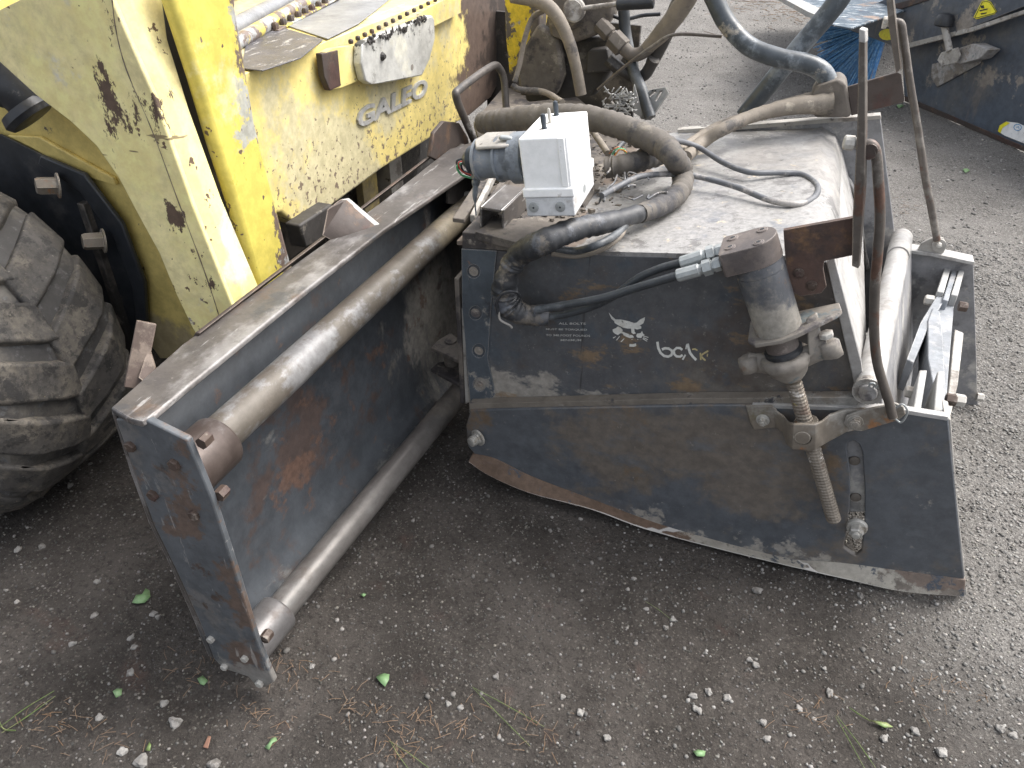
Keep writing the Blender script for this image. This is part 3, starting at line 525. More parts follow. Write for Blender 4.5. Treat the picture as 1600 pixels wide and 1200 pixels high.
# far side plate
far = SS([(1058, 208), (1200, 197), (1376, 183), (1384, 250), (1402, 395), (1410, 520), (1340, 520), (1060, 420)], y=2.432)
prism('side_plate', far, (0, .014, 0), m_greyin, pl, bevel=.003)
wl_ = SS([(1075, 212), (1140, 213), (1210, 228), (1290, 243), (1306, 252), (1330, 288), (1342, 330), (1356, 420)], y=2.425)
tube('weld_bead', wl_, .005, m_pale, pl, 8, jit=.3)
tube('weld_lump', [wl_[4]+Vector((-.012, 0, .004)), wl_[4], wl_[4]+Vector((.012, 0, -.008))], .008, m_pale, pl, 8, jit=.2)
prism('far_top_edge', SS([(1058, 203), (1376, 180), (1377, 186), (1060, 210)], y=2.425), (0, .03, 0), m_pale, pl, bevel=.001)
# hinge pipe along the front
PA, PB = S(1357, 608, y=1.50), S(1409, 372, y=2.40); dp = (PB-PA).normalized()
cyl('hinge_pin', PA-dp*.02, PA+dp*.06, .019, m_cast, pl, 24, .002)
lathe('hinge_pipe', PA+dp*.0, dp, [(0, .024), (.001, .0285), ((PB-PA).length*.82, .0285), ((PB-PA).length*.82+.001, .026), ((PB-PA).length*.835, .026), ((PB-PA).length*.835+.001, .030), ((PB-PA).length, .030)], m_white, pl, 30)
lathe('pin_collar', PA-dp*.012, dp, [(0, .024), (0, .031), (.018, .031), (.018, .024)], m_pale, pl, 24)
tube('pin_clip', [PA+Vector((-.004, -.022, .02)), PA+Vector((-.004, -.024, .03)), PA+Vector((.004, -.024, .03)), PA+Vector((.004, -.022, .02))], .0022, m_zinc, pl, 8)
prism('front_guard', [PA+Vector((.02, .03, -.01)), PB+Vector((.02, 0, -.01)), PB+Vector((.14, 0, -.42)), PA+Vector((.14, .03, -.42))], (.010, 0, 0), m_greyin, pl)
# near skid shoe, slotted
YH = 1.505
shoe = SS([(735, 641), (900, 637), (1100, 633), (1180, 633), (1400, 643), (1482, 655), (1490, 740), (1503, 870), (1508, 915), (1380, 906), (1230, 886), (1120, 856), (1000, 812), (880, 768), (800, 738), (745, 714), (731, 697), (728, 665)], y=YH)
sl = [S(a, b, y=YH) for a, b in ((1323, 700), (1326, 692), (1334, 689), (1342, 694), (1347, 706), (1351, 760), (1351, 810), (1346, 862), (1338, 869), (1328, 864), (1318, 857), (1323, 830), (1328, 790), (1329, 740))]
o = prism('skid_shoe', shoe, (0, .014, 0), m_shoe, pl, holes=[sl], bevel=.003)
sk = o
def strip3(name, top, bot, th, mat, parent, bev=.002):
    bm = bmesh.new(); n_ = len(top)
    A = [bm.verts.new(p) for p in top]; B = [bm.verts.new(p) for p in bot]; C = [bm.verts.new(Vector(p)+Vector((0, th, 0))) for p in top]; D = [bm.verts.new(Vector(p)+Vector((0, th, 0))) for p in bot]
    for i in range(n_-1):
        for q in ((A, B), (D, C), (B, D), (C, A)): bm.faces.new([q[0][i], q[1][i], q[1][i+1], q[0][i+1]])
    for i in (0, n_-1): bm.faces.new([A[i], C[i], D[i], B[i]])
    return obj(name, bm, mat, parent, bevel=bev)
tp = [(738, 709), (775, 718), (830, 745), (930, 783), (1030, 820), (1140, 852), (1230, 874), (1310, 880), (1400, 892), (1509, 906)]
bt = [(731, 722), (765, 744), (830, 772), (925, 797), (1010, 828), (1120, 868), (1235, 904), (1320, 915), (1410, 925), (1507, 933)]
TT = crom([S(a, b, y=YH-.003) for a, b in tp], 5); BB = crom([Vector((S(a, b, y=YH-.02).x, YH-.020-.014*math.sin(math.pi*i/9), max(.004, S(a, b, y=YH-.02-.014*math.sin(math.pi*i/9)).z))) for i, (a, b) in enumerate(bt)], 5); strip3('runner', TT, BB, .012, m_shoeband, pl)
prism('skid_front_flange', SS([(1476, 652), (1486, 656), (1492, 740), (1511, 930), (1503, 930), (1484, 740)], y=YH+.0145), (0, .07, 0), m_pale, pl, bevel=.002)
strip3('skid_top_edge', [S(a, b, y=YH-.001)+Vector((0, 0, .004)) for a, b in ((1175, 634), (1400, 641), (1481, 654))], [S(a, b, y=YH-.001)-Vector((0, 0, .006)) for a, b in ((1175, 634), (1400, 641), (1481, 654))], .018, m_white, pl, .001)
# parts seen through the slot
slp = prism('slider_plate', SS([(1312, 672), (1360, 672), (1364, 800), (1308, 800)], y=1.524), (0, .010, 0), m_greyin, pl)
for a, b in ((1335, 719), (1337, 776)): lathe('slider_stud', S(a, b, y=1.523), (0, -1, 0), [(0, .012), (.004, .012), (.005, .010)], m_grime, slp, 16)
sb = S(1339, 822, y=YH); lathe('slot_washer', sb, (-.1, -1, .05), [(0, .024), (.004, .0245), (.010, .022)], m_boltgrey, pl, 24, .001)
bolt(sb+Vector((0, -.009, -.001)), (-.1, -1, -.1), .017, .018, m_boltgrey, pl, washer=False)
# pivot bolt at the left
pb = S(748, 683, y=YH-.002); lathe('pivot_washer', pb, (-.45, -1, -.05), [(0, .024), (.006, .024), (.007, .021)], m_boltgrey, pl, 24)
lathe('pivot_bolt', pb, (-.45, -1, -.05), [(0, .016), (.012, .016), (.013, .0135), (.018, .0135), (.0185, .015), (.024, .015), (.0245, .0135), (.03, .0135), (.032, .011), (.0325, .007)], m_boltgrey, pl, 20)
prism('slot_tab', SS([(1165, 634), (1206, 634), (1214, 642), (1216, 668), (1178, 672), (1172, 660)], y=YH-.006), (0, .0055, 0), m_clevis, pl)
bolt(S(1192, 656, y=YH-.006), (-.1, -1, 0), .0105, .012, m_boltgrey, pl)
# roller lugs at the left edge
zl = S(700, 545, y=1.62).z
prism('hinge_lug', SS([(673, 543), (684, 531), (704, 520), (724, 534), (724, 566)], z=zl), (0, 0, -.012), m_grime, pl)
zl2 = S(700, 580, y=1.62).z
prism('hinge_lug', SS([(673, 576), (684, 566), (724, 560), (724, 604)], z=zl2), (0, 0, -.012), m_grime, pl)
c1 = S(704, 534, z=zl)
lathe('hinge_pin', c1+Vector((0, 0, .006)), (0, 0, -1), [(0, .016), (.004, .017), (.01, .017)], m_grime, pl, 20, .001)
lathe('roller', c1-Vector((0, 0, .014)), (0, 0, -1), [(0, .021), (zl-zl2-.016, .021)], m_grime, pl, 22, .001)
# white emblem, name and instruction print on the side plate
ZD = YS-.0012
def dec(zx, zy): return S(900+zx/5.3333, 450+zy/5.3333, y=ZD)
def flats(name, polys, mat, parent):
    bm = bmesh.new()
    for pg in polys:
        P = [Vector(p) for p in pg]; vs = [bm.verts.new(p) for p in P]
        for t in tessellate_polygon([P]):
            try: bm.faces.new([vs[i] for i in t])
            except ValueError: pass
    return obj(name, bm, mat, parent)
def stroke(pts, w_, fn):
    """a mitred ribbon of quads along a polyline"""
    L_, R_ = [], []; n_ = len(pts)
    for i in range(n_):
        a = pts[max(i-1, 0)]; b = pts[min(i+1, n_-1)]; l = math.hypot(b[0]-a[0], b[1]-a[1]); nx, ny = -(b[1]-a[1])/l*w_/2, (b[0]-a[0])/l*w_/2
        L_.append((pts[i][0]+nx, pts[i][1]+ny)); R_.append((pts[i][0]-nx, pts[i][1]-ny))
    return [[fn(*L_[i]), fn(*L_[i+1]), fn(*R_[i+1]), fn(*R_[i])] for i in range(n_-1)]
cat = [[(272, 203), (300, 236), (330, 262), (370, 262), (400, 268), (445, 278), (484, 292), (505, 288), (535, 262), (575, 243), (572, 268), (560, 296), (530, 312), (545, 322), (543, 338), (508, 346), (486, 338), (488, 362), (500, 378), (478, 384), (462, 372), (458, 338), (430, 338), (392, 330), (352, 310), (322, 292), (318, 274), (296, 258)],
       [(305, 345), (330, 336), (350, 320), (372, 330), (390, 350), (385, 362), (408, 372), (440, 384), (474, 396), (482, 412), (450, 418), (420, 406), (398, 396), (388, 378), (372, 376), (350, 392), (326, 382), (308, 366)],
       [(508, 380), (538, 376), (550, 358), (560, 382), (574, 392), (552, 400), (545, 416), (512, 414), (502, 400)],
       [(306, 414), (332, 402), (334, 406), (312, 420)], [(332, 436), (362, 400), (367, 403), (340, 438)], [(370, 448), (398, 420), (405, 422), (380, 450)], [(558, 396), (604, 410), (603, 414), (556, 402)], [(562, 410), (600, 428), (598, 433), (558, 416)], [(560, 418), (594, 442), (590, 446), (554, 424)],
       [(446, 466), (470, 468), (500, 462), (502, 484), (480, 490), (444, 488)], [(463, 425), (470, 425), (470, 432), (463, 432)], [(512, 425), (518, 425), (518, 431), (512, 431)]]
flats('emblem', [[dec(*q) for q in pg] for pg in cat], m_decal, spl)
s1 = stroke([(678, 448), (686, 500), (704, 540), (734, 566), (768, 572), (794, 560), (802, 538), (794, 516), (770, 504), (742, 502), (716, 512)], 21, dec)
s1 += stroke([(886, 516), (866, 500), (838, 500), (816, 520), (818, 550), (838, 570), (868, 572), (888, 558)], 20, dec)
s1 += stroke([(930, 464), (938, 500), (950, 540), (974, 572), (1002, 600)], 21, dec) + stroke([(912, 556), (888, 598)], 14, dec) + stroke([(922, 470), (916, 510)], 10, dec)
flats('lettering', s1, m_decal, spl)
flats('faded_lettering', stroke([(968, 512), (990, 508), (1012, 520)], 12, dec)+stroke([(1036, 540), (1040, 600)], 13, dec)+stroke([(1108, 520), (1060, 548), (1042, 566), (1062, 590), (1082, 604)], 15, dec)+stroke([(1096, 548), (1092, 580)], 10, dec), m_decaly, spl)
for tx, a, b, h_, a2 in (('ALL BOLTS', 873, 507, .0058, 915), ('MUST BE TORQUED', 853, 516, .0058, 917), ('TO 340 FOOT POUNDS', 853, 525, .0056, 922), ('MINIMUM', 876, 533, .0058, 908)):
    p0, p1 = S(a, b, y=ZD), S(a2, b-1+2*(a2-a)/60, y=ZD)
    text_on('print', tx, p0, p1-p0, (0, 0, 1), (p1-p0).length, h_, .0002, m_decals, spl, bold=.004)
# ---- depth cylinder: hydraulic motor, screw and clevis
dc0 = S(1170, 372, y=1.462); dc1 = S(1222, 540, y=1.462); da = (dc1-dc0).normalized(); fw = Vector((0, -1, 0)); rt = da.cross(fw).normalized(); rt = -rt if rt.x < 0 else rt
up_ = -da
cp = dc0+Vector((.004, 0, .0))
prof = arc((0, 0), .049, -78, 78, 12); prof = [(x, y) for x, y in prof]
base_ = [cp+rt*(x)+fw*(y) for x, y in prof] + [cp-rt*.056+fw*.047, cp-rt*.060+fw*.040, cp-rt*.060-fw*.040, cp-rt*.056-fw*.047]
mcap = prism('motor_cap', base_, da*.048, m_motorcap, pl, bevel=.003)
for x, y in ((-.038, .020), (.018, .034), (.020, -.026), (-.038, -.024)):
    q = cp+rt*x+fw*y; bm = bmesh.new(); add_lathe(bm, q, up_, [(0, .011), (.0025, .0105), (.003, .0055), (.0032, .0052), (-.004, .005)], 18, True); obj('socket_screw', bm, m_motorcap, mcap, smooth=True)
    lathe('socket_recess', q+up_*.0031, up_, [(0, .0046), (.0004, .0046)], m_blackpl, mcap, 6)
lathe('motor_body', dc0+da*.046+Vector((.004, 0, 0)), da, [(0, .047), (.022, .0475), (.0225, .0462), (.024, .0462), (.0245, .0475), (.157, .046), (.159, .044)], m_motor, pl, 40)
fl0 = dc0+da*.205
fpl = [fl0+rt*a+fw*b for a, b in ((-.056, .030), (-.040, .052), (.012, .056), (.045, .042), (.115, -.004), (.125, -.02), (.120, -.055), (-.060, -.055))]
prism('motor_flange', fpl, da*.009, m_cast, pl, bevel=.002)
lathe('screw_housing', dc0+da*.212, da, [(0, .034), (.052, .033), (.054, .036), (.062, .036)], m_motorcap, pl, 30)
# casting with two ears and a cup
bm = bmesh.new(); cc = dc0+da*.282
add_lathe(bm, cc-da*.016, da, [(0, .035), (.0, .047), (.008, .052), (.020, .051), (.032, .043), (.048, .034), (.060, .026), (.060, .010)], 26)
for sgn, L_ in ((-1, .075), (1, .088)):
    add_tube(bm, [cc+rt*sgn*.03+da*.004, cc+rt*sgn*L_+fw*-.004+da*(-.006 if sgn < 0 else -.01)], [.024, .027, .0235], 12, flat=.62, bend=False)
    add_lathe(bm, cc+rt*sgn*L_-da*.022, da, [(0, .014), (.002, .021), (.030, .023), (.034, .014)], 10)
roughen(obj('screw_casting', bm, m_cast, pl, smooth=True, ang=75), .0035, 38)
prism('casting_rib', [cc+rt*.046+fw*.02-da*.0, cc+rt*.060+fw*.012-da*.085, cc+rt*.082+fw*.0-da*.09, cc+rt*.075+fw*.0-da*.01], fw*-.014, m_cast, pl, bevel=.004)
lathe('ear_nut', cc+rt*.088-da*.034, -da, [(0, .015), (.010, .015), (.011, .012)], m_boltpale, pl, 6, .001)
lathe('rubber_seal', cc-da*.030, da, [(0, .034), (.004, .039), (.012, .039), (.016, .035)], m_blackpl, pl, 24)
# threaded rod as a true helix
ta, tb = S(1240, 596, y=1.462), S(1303, 812, y=1.478); td = (tb-ta); Lt = td.length; td.normalize(); _, tb1, tb2 = basis(td)
bm = bmesh.new(); turns = 46; n_ = 14; rings = []
for i in range(turns*3+1):
    s_ = i/(turns*3)*Lt; ring = []
    for k in range(n_):
        a = 2*math.pi*k/n_; ph = (s_/Lt*turns-k/n_) % 1; r_ = .0145+.0032*(1-abs(ph*2-1))
        ring.append(bm.verts.new(ta+td*s_+(tb1*math.cos(a)+tb2*math.sin(a))*r_))
    rings.append(ring)
for i in range(len(rings)-1):
    for k in range(n_): bm.faces.new([rings[i][k], rings[i][(k+1) % n_], rings[i+1][(k+1) % n_], rings[i+1][k]])
bm.faces.new(rings[0]); bm.faces.new(rings[-1]); obj('threaded_rod', bm, m_thread, pl)
c_ = ta+td*(Lt*.27); lathe('thrust_collar', c_, td, [(0, .018), (.0, .026), (.006, .028), (.012, .026)], m_clevis, pl, 24)
# clevis strap: follows the screw block and lands on the shoe at both sides
yb = 1.432
pr = [(1207, 640, YH-.004), (1224, 652, 1.478), (1232, 662, 1.446), (1240, 664, yb), (1274, 664, yb), (1284, 660, 1.446), (1296, 650, 1.468), (1322, 641, YH-.018), (1352, 640, YH-.012)]
bt_ = [(1210, 668), (1222, 676), (1230, 696), (1238, 703), (1274, 703), (1286, 696), (1296, 690), (1322, 676), (1356, 668)]
strip3('clevis_strap', [S(a, b, y=c) for a, b, c in pr], [S(a, b, y=pr[i][2]) for i, (a, b) in enumerate(bt_)], .010, m_clevis, pl, .002)
lathe('clevis_pin', S(1254, 684, y=yb), (0, -1, 0), [(0, .0185), (-.0005, .0165), (.0012, .0160), (.0016, .014)], m_clevis, pl, 24)
box('screw_nut_block', S(1256, 683, y=1.465), (.05, .045, .040), m_clevis, pl)
lever = SS([(1322, 650), (1340, 643), (1398, 630), (1412, 636), (1415, 648), (1404, 657), (1348, 674), (1326, 672), (1318, 662)], y=1.478)
prism('indicator_lever', lever, (0, .006, 0), m_clevis, pl)
bolt(S(1336, 659, y=1.478), (0, -1, .1), .0115, .010, m_clevis, pl)
tube('hitch_ring', [S(1396, 640, y=1.472), S(1410, 632, y=1.468), S(1418, 644, y=1.470), S(1408, 660, y=1.472), S(1396, 652, y=1.474)], .0022, m_zinc, pl, 8)
tube('lock_clip', [S(1368, 607, y=1.47), S(1376, 600, y=1.47), S(1384, 606, y=1.47), S(1382, 616, y=1.47), S(1398, 634, y=1.47), S(1392, 642, y=1.47)], .0016, m_zinc, pl, 8)
# near indicator: bracket, flat bar, bent rod
nb_ = SS([(1224, 360), (1262, 353), (1335, 340), (1337, 398), (1288, 408), (1286, 420), (1291, 448), (1283, 458), (1250, 463), (1238, 456), (1230, 425), (1226, 392)], y=1.475)
prism('indicator_bracket', nb_, (0, .010, 0), m_rustb, pl, holes=[pcirc(1248, 430, 5, 5, 10, y=1.475), pcirc(1269, 450, 5, 5, 10, y=1.475)], bevel=.002)
for a, b in ((1248, 427), (1268, 446)): bolt(S(a, b, y=1.4745), (0, -1, 0), .0075, .003, m_boltrust, pl, nub=False, washer=True)
box('bracket_spacer', S(1262, 428, y=1.512), (.05, .055, .06), m_rust, pl)
prism('flat_bar', SS([(1342, 46), (1352, 49), (1352, 200), (1351, 290), (1341, 420), (1331, 416), (1332, 340), (1339, 200)], y=1.452), (.004, .016, 0), m_brown, pl, bevel=.0015)
prism('bar_tip', SS([(1342, 45), (1352, 48), (1352, 68), (1341.5, 66)], y=1.4505), (.0045, .018, .001), m_white, pl, bevel=.0015)
RA = [(1352, 226), (1362, 227), (1369, 240), (1372, 275), (1375, 340), (1371, 400), (1367, 450), (1366, 520), (1371, 568), (1382, 606), (1390, 632), (1395, 652)]
tube('indicator_rod', [S(a, b, y=1.470-.004*i/11) for i, (a, b) in enumerate(RA)], .0095, m_brown, pl, 14)
lathe('rod_eye', S(1358, 232, y=1.480), (0, -1, 0), [(0, .016), (.012, .017), (.02, .014)], m_rust, pl, 14)
lathe('rod_pin', S(1348, 225, y=1.468), (-1, -.1, .02), [(0, .010), (.014, .010), (.015, .013), (.030, .0125), (.032, .010)], m_boltpale, pl, 10)
# far indicator
prism('indicator_bracket', SS([(1324, 136), (1402, 113), (1408, 116), (1413, 154), (1412, 160), (1330, 181)], y=2.37), (0, .012, 0), m_rust, pl)
prism('flat_bar', SS([(1382, -40), (1391, -40), (1408, 108), (1400, 114), (1388, 40)], y=2.355), (.004, .014, 0), m_brown, pl, bevel=.0015)
RBp = [(1398, 34), (1408, 38), (1412, 60), (1422, 130), (1434, 200), (1446, 280), (1456, 330), (1464, 376)]
tube('indicator_rod', [S(a, b, y=2.38) for a, b in RBp], .0100, m_brown, pl, 12)
lathe('rod_pin', S(1400, 36, y=2.38), (-1, 0, 0), [(0, .010), (.02, .010), (.021, .015), (.032, .015)], m_boltpale, pl, 10)
# far skid shoe and its tab
YF = 2.405
prism('skid_shoe', SS([(1394, 391), (1410, 390), (1521, 412), (1524, 500), (1528, 633), (1470, 640), (1400, 640)], y=YF), (0, .013, 0), m_greyin, pl, bevel=.003)
strip3('skid_top_edge', [S(a, b, y=YF-.02)+Vector((0, 0, .005)) for a, b in ((1394, 390), (1455, 398), (1522, 412))], [S(a, b, y=YF-.02)-Vector((0, 0, .005)) for a, b in ((1394, 390), (1455, 398), (1522, 412))], .05, m_white, pl, .001)
prism('rod_tab', SS([(1432, 394), (1440, 380), (1456, 372), (1474, 372), (1480, 384), (1474, 396), (1462, 400)], y=YF-.012), (0, .010, 0), m_pale, pl)
lathe('tab_washer', S(1467, 382, y=YF-.013), (0, -1, 0), [(0, .019), (.008, .019), (.009, .016)], m_pale, pl, 20)
bolt(S(1467, 382, y=YF-.022), (0, -1, 0), .008, .01, m_boltpale, pl, washer=False)
bolt(S(1526, 620, y=YF-.02), (1, 0, 0), .014, .02, m_boltpale, pl, washer=False, nub=False)
# front tie bars between the shoes
def bar(name, pts, z_, mat, h_=.075): return prism(name, SS(pts, z=z_), (0, 0, -h_), mat, pl, bevel=.0025)
bar('tie_bar', [(1477, 415), (1487, 415), (1475, 457), (1464, 455)], .44, m_palebar, .07)
bar('tie_bar', [(1489, 417), (1498, 417), (1482, 470), (1473, 468)], .435, m_link, .07)
bar('tie_bar', [(1500, 415), (1509, 415), (1497, 462), (1486, 460)], .44, m_palebar, .12)
bar('tie_strap', [(1466, 458), (1478, 464), (1452, 508), (1428, 566), (1417, 562), (1440, 500)], .425, m_link, .09)
bar('tie_strap', [(1458, 480), (1468, 486), (1474, 530), (1478, 600), (1474, 640), (1462, 638), (1458, 600), (1450, 560), (1450, 500)], .43, m_link, .085)
bar('tie_strap', [(1480, 466), (1492, 462), (1484, 560), (1478, 640), (1466, 520), (1462, 480)], .405, m_link, .06)
bar('tie_bar', [(1437, 578), (1449, 578), (1439, 640), (1427, 638)], .47, m_palebar, .10)
bar('tie_bar', [(1465, 580), (1476, 580), (1472, 643), (1459, 641)], .47, m_palebar, .10)
bar('tie_bar', [(1492, 514), (1506, 520), (1497, 600), (1484, 655), (1478, 650)], .36, m_pale, .07)
for (a, b), m_, ax_ in [((1430, 614), m_boltpale, (-1, 0, 0)), ((1458, 470), m_boltpale, (-1, 0, 0)), ((1498, 478), m_boltrust, (1, 0, 0)), ((1478, 623), m_boltrust, (1, 0, 0)), ((1492, 624), m_boltpale, (1, 0, 0))]:
    bolt(S(a, b, z=.415), ax_, .015, .022, m_, pl, washer=False, nub=False, ph=.3)
# left mounting bracket pieces on the deck
def bx3(name, a, b, w_, h_, mat, parent, bev=.002):
    a, b = Vector(a), Vector(b); d = (b-a); L_ = d.length; d.normalize(); s_ = d.cross(Vector((0, 0, 1))).normalized(); u_ = s_.cross(d)
    bm = bmesh.new(); add_box(bm, (a+b)/2, d, s_, u_, L_, w_, h_); return obj(name, bm, mat, parent, bevel=bev)
bx3('brace_bar', S(716, 345, y=1.60), S(766, 268, y=1.86), .03, .012, m_grime, pl)
bx3('brace_bar', S(738, 342, y=1.62), S(778, 262, y=1.86), .012, .02, m_pale, pl)
bx3('brace_bar', S(757, 330, y=1.66), S(800, 268, y=1.90), .014, .02, m_grime, pl)
bm = bmesh.new(); q0, q1 = S(768, 328, y=1.575), S(806, 292, y=1.73); d = (q1-q0); L_ = d.length; d.normalize(); s_ = d.cross(Vector((0, 0, 1))).normalized(); u_ = s_.cross(d)
add_box(bm, (q0+q1)/2, d, s_, u_, L_, .052, .007); add_box(bm, (q0+q1)/2+s_*.0275-u_*.024, d, s_, u_, L_, .006, .055); add_box(bm, (q0+q1)/2-s_*.0275-u_*.024, d, s_, u_, L_, .006, .055)
obj('channel_bracket', bm, m_rail, pl, bevel=.002)
prism('bracket_base', SS([(742, 362), (770, 345), (840, 338), (850, 372), (820, 382)], z=.752), (0, 0, -.02), m_grime, pl)
prism('bracket_base', SS([(745, 300), (870, 250), (930, 300), (900, 345), (760, 360)], z=.738), (0, 0, -.02), m_grime, pl)
prism('rear_base', SS([(745, 215), (850, 180), (1050, 205), (1060, 260), (960, 300), (760, 262)], z=.735), (0, 0, -.04), m_grime, pl)

# ================================================================ control box and its plug
a0 = S(809, 217, y=1.47); a1 = S(886, 213, y=1.47)
bx_ = thing('control_box', 'white plastic switch box with three toggle switches standing on the planer deck', 'control box', tuple(a0))
e1 = a1-a0; e2 = S(918, 173, z=a1.z)-a1; e3 = S(820, 303, y=1.462)-a0
def para(name, o_, u1, u2, u3, mat, parent, bev): return prism(name, [o_, o_+u1, o_+u1+u2, o_+u2], u3, mat, parent, bevel=bev, seg=3)
lid = para('lid', a0, e1, e2, e3, m_box, bx_, .004)
ex = e1.normalized(); ey = e2.normalized(); ez = e3.normalized()
para('lid_flange', a0+e3*.90-ex*.004-ey*.004, e1+ex*.008, e2+ey*.008, e3*.17, m_box, bx_, .003)
bxb = para('base', a0+e3*1.075-ex*.001-ey*.001, e1+ex*.002, e2+ey*.002, ez*.040, m_boxgrey, bx_, .003)
para('corner_channel', a0+e1*.80-ey*.0025+e3*.02, e1*.14, ey*.004, e3*.86, m_box, bx_, .0015)
for t in (.16, .72): 
    q = a0+e3*1.075+ez*.020+e1*t-ey*.001
    lathe('cover_screw', q, -ey, [(0, .011), (.002, .0105), (.003, .006)], m_zinc, bxb, 20); lathe('screw_slot', q-ey*.003, -ey, [(0, .0022), (.0004, .0022)], m_blackpl, bxb, 10)
q = a0+e1+e2*.5+e3*1.075+ez*.015; lathe('side_screw', q, ex, [(0, .010), (.002, .009)], m_zinc, bx_, 18)
tz = Vector((0, 0, 1))
for (a, b), hh, m_, r_ in (((851, 205), .030, m_plugblack, .0055), ((860, 196), .030, m_pale, .0035), ((870, 184), .030, m_plugblack, .0055)):
    p_ = S(a, b, z=a0.z+.001); tl = Vector((-.15, 0, 1)).normalized()
    lathe('switch_nut', p_, tz, [(0, .011), (.004, .011), (.005, .008)], m_pale if r_ > .004 and a < 860 else (m_plugblack if r_ > .004 else m_pale), lid, 14)
    lathe('toggle', p_, tl, [(.003, r_*1.3), (.010, r_*.9), (.026, r_*1.1), (.034, r_*.9), (.036, r_*.3)], m_, lid, 14)
# round connector
pg = thing('cable_plug', 'round grey plug with hinged cap and frayed wires left of the white box', 'plug', tuple(S(770, 248, y=1.53)))
pa_, pb_ = S(826, 246, y=1.535), S(738, 250, y=1.545); pd = (pb_-pa_).normalized()
lathe('socket', pa_, pd, [(0, .054), (.030, .054), (.032, .046), (.060, .046), (.061, .050), (.066, .050), (.067, .043)], m_plug, pg, 36)
lathe('plug_body', pa_+pd*.066, pd, [(0, .040), (.045, .041), (.046, .045), (.053, .045), (.054, .030)], m_plug, pg, 32)
lathe('cable_gland', pa_+pd*.118, pd, [(0, .026), (.005, .030), (.022, .030), (.028, .022), (.036, .015)], m_plugblack, pg, 16)
prism('hinged_cap', [pa_+pd*t+Vector((0, -.01, .046+.0))+Vector((0, y_o, zz_)) for t, y_o, zz_ in ((.032, -.03, -.012), (.05, -.035, -.012), (.11, -.03, -.014), (.125, .0, -.006), (.11, .035, -.0), (.035, .03, .0))], (0, 0, .007), m_pale, pg, bevel=.003)
box('cap_latch', pa_+pd*.045+Vector((0, -.02, .050)), (.03, .016, .008), m_zinc, pg)
ge = pa_+pd*.150
for k, (c_, m_) in enumerate(((.003, flatmat('green_wire', (.08, .35, .15))), (.002, flatmat('red_wire', (.5, .06, .04))), (.0025, flatmat('white_wire', (.6, .6, .6))), (.003, m_plugblack), (.003, m_blackpl))):
    q = ge+Vector((random.uniform(-.01, .01), random.uniform(-.01, .005), random.uniform(-.012, .01)))
    tube('wire', [q+Vector((.03, .01, 0)), q, q+Vector((-.016, -.006, -.006)), q+Vector((-.010, 0, -.026)), q+Vector((.012, .006, -.034))], c_*.8, m_, pg, 6)
tube('torn_sheath', [ge+Vector((.02, 0, -.012)), ge+Vector((.022, -.004, -.04)), ge+Vector((.018, -.004, -.085)), ge+Vector((.019, -.002, -.125))], [.010, .011, .007, .0025, .0015], m_hosebig, pg, 8, jit=.2)

# ================================================================ hoses and cables
def hose(name, label, cat, pts, r, mat, n=14, jit=0, group=None, flat=1, k=8):
    """pts: (px, py, axis letter, value)"""
    P = [S(a, b, **{c: d}) for a, b, c, d in pts]; o = tube(name, P, r, mat, None, n, jit, flat, True, k); tag(o, label, cat, group); return o
hose('hose_sleeve', 'long mud caked fabric sleeve looping behind the white box to its right side', 'hose sleeve',
     [(752, 192, 'y', 2.12), (780, 190, 'y', 2.10), (830, 184, 'y', 2.08), (890, 182, 'y', 2.05), (945, 190, 'y', 2.0), (1000, 210, 'y', 1.96), (1035, 228, 'y', 1.93), (1052, 245, 'z', .86), (1066, 270, 'z', .80), (1064, 296, 'z', .795), (1040, 318, 'z', .79), (1000, 334, 'z', .795)], [.030, .034, .034, .033, .031, .033, .030, .028, .025, .024, .022], m_sleeve, 18, .07, k=14)
hose('hose_sleeve', 'black taped sleeve crossing before the white box and hanging over the planer side', 'hose sleeve',
     [(1010, 330, 'z', .795), (960, 345, 'z', .80), (900, 358, 'z', .81), (850, 378, 'z', .80), (812, 398, 'y', 1.47), (792, 432, 'y', 1.47), (790, 468, 'y', 1.475), (815, 490, 'y', 1.485), (858, 493, 'y', 1.50)], [.020, .022, .024, .026, .027, .026, .025, .030, .031, .025, .024], m_sleevedark, 18, .07, k=14)
sle = S(800, 478, y=1.475); 
o = tube('cable_tie', [S(778, 490, y=1.445), S(776, 472, y=1.442), S(788, 457, y=1.442), S(806, 456, y=1.444), S(812, 463, y=1.452)], .0035, m_blackpl, None, 8); tag(o, 'black cable tie strapped round the dirty sleeve on the planer side', 'cable tie')
o = tube('cable_tie', [S(779, 488, y=1.445), S(782, 500, y=1.45), S(796, 508, y=1.46), S(800, 512, y=1.465)], .0028, m_pale, None, 8); tag(o, 'pale cable tie end hanging under the dirty sleeve', 'cable tie')
hose('hose_sleeve', 'short thick muddy sleeve stub just right of the white box', 'hose sleeve',
     [(946, 262, 'z', .80), (975, 258, 'z', .81), (1005, 250, 'z', .815), (1040, 238, 'z', .815)], [.026, .028, .027, .028], m_sleeve, 18, .08, k=12)
hose('hydraulic_hose', 'upper thin black hydraulic hose running along the planer side to the motor', 'hydraulic hose',
     [(840, 496, 'y', 1.495), (880, 492, 'y', 1.49), (925, 479, 'y', 1.485), (960, 462, 'y', 1.478), (995, 436, 'y', 1.474), (1030, 420, 'y', 1.472), (1066, 410, 'y', 1.468)], .0088, m_hose, 14, group=None)
hose('hydraulic_hose', 'lower thin black hydraulic hose running along the planer side to the motor', 'hydraulic hose',
     [(838, 484, 'y', 1.475), (880, 477, 'y', 1.47), (940, 466, 'y', 1.46), (1000, 448, 'y', 1.45), (1060, 430, 'y', 1.445)], .0092, m_hose, 14)
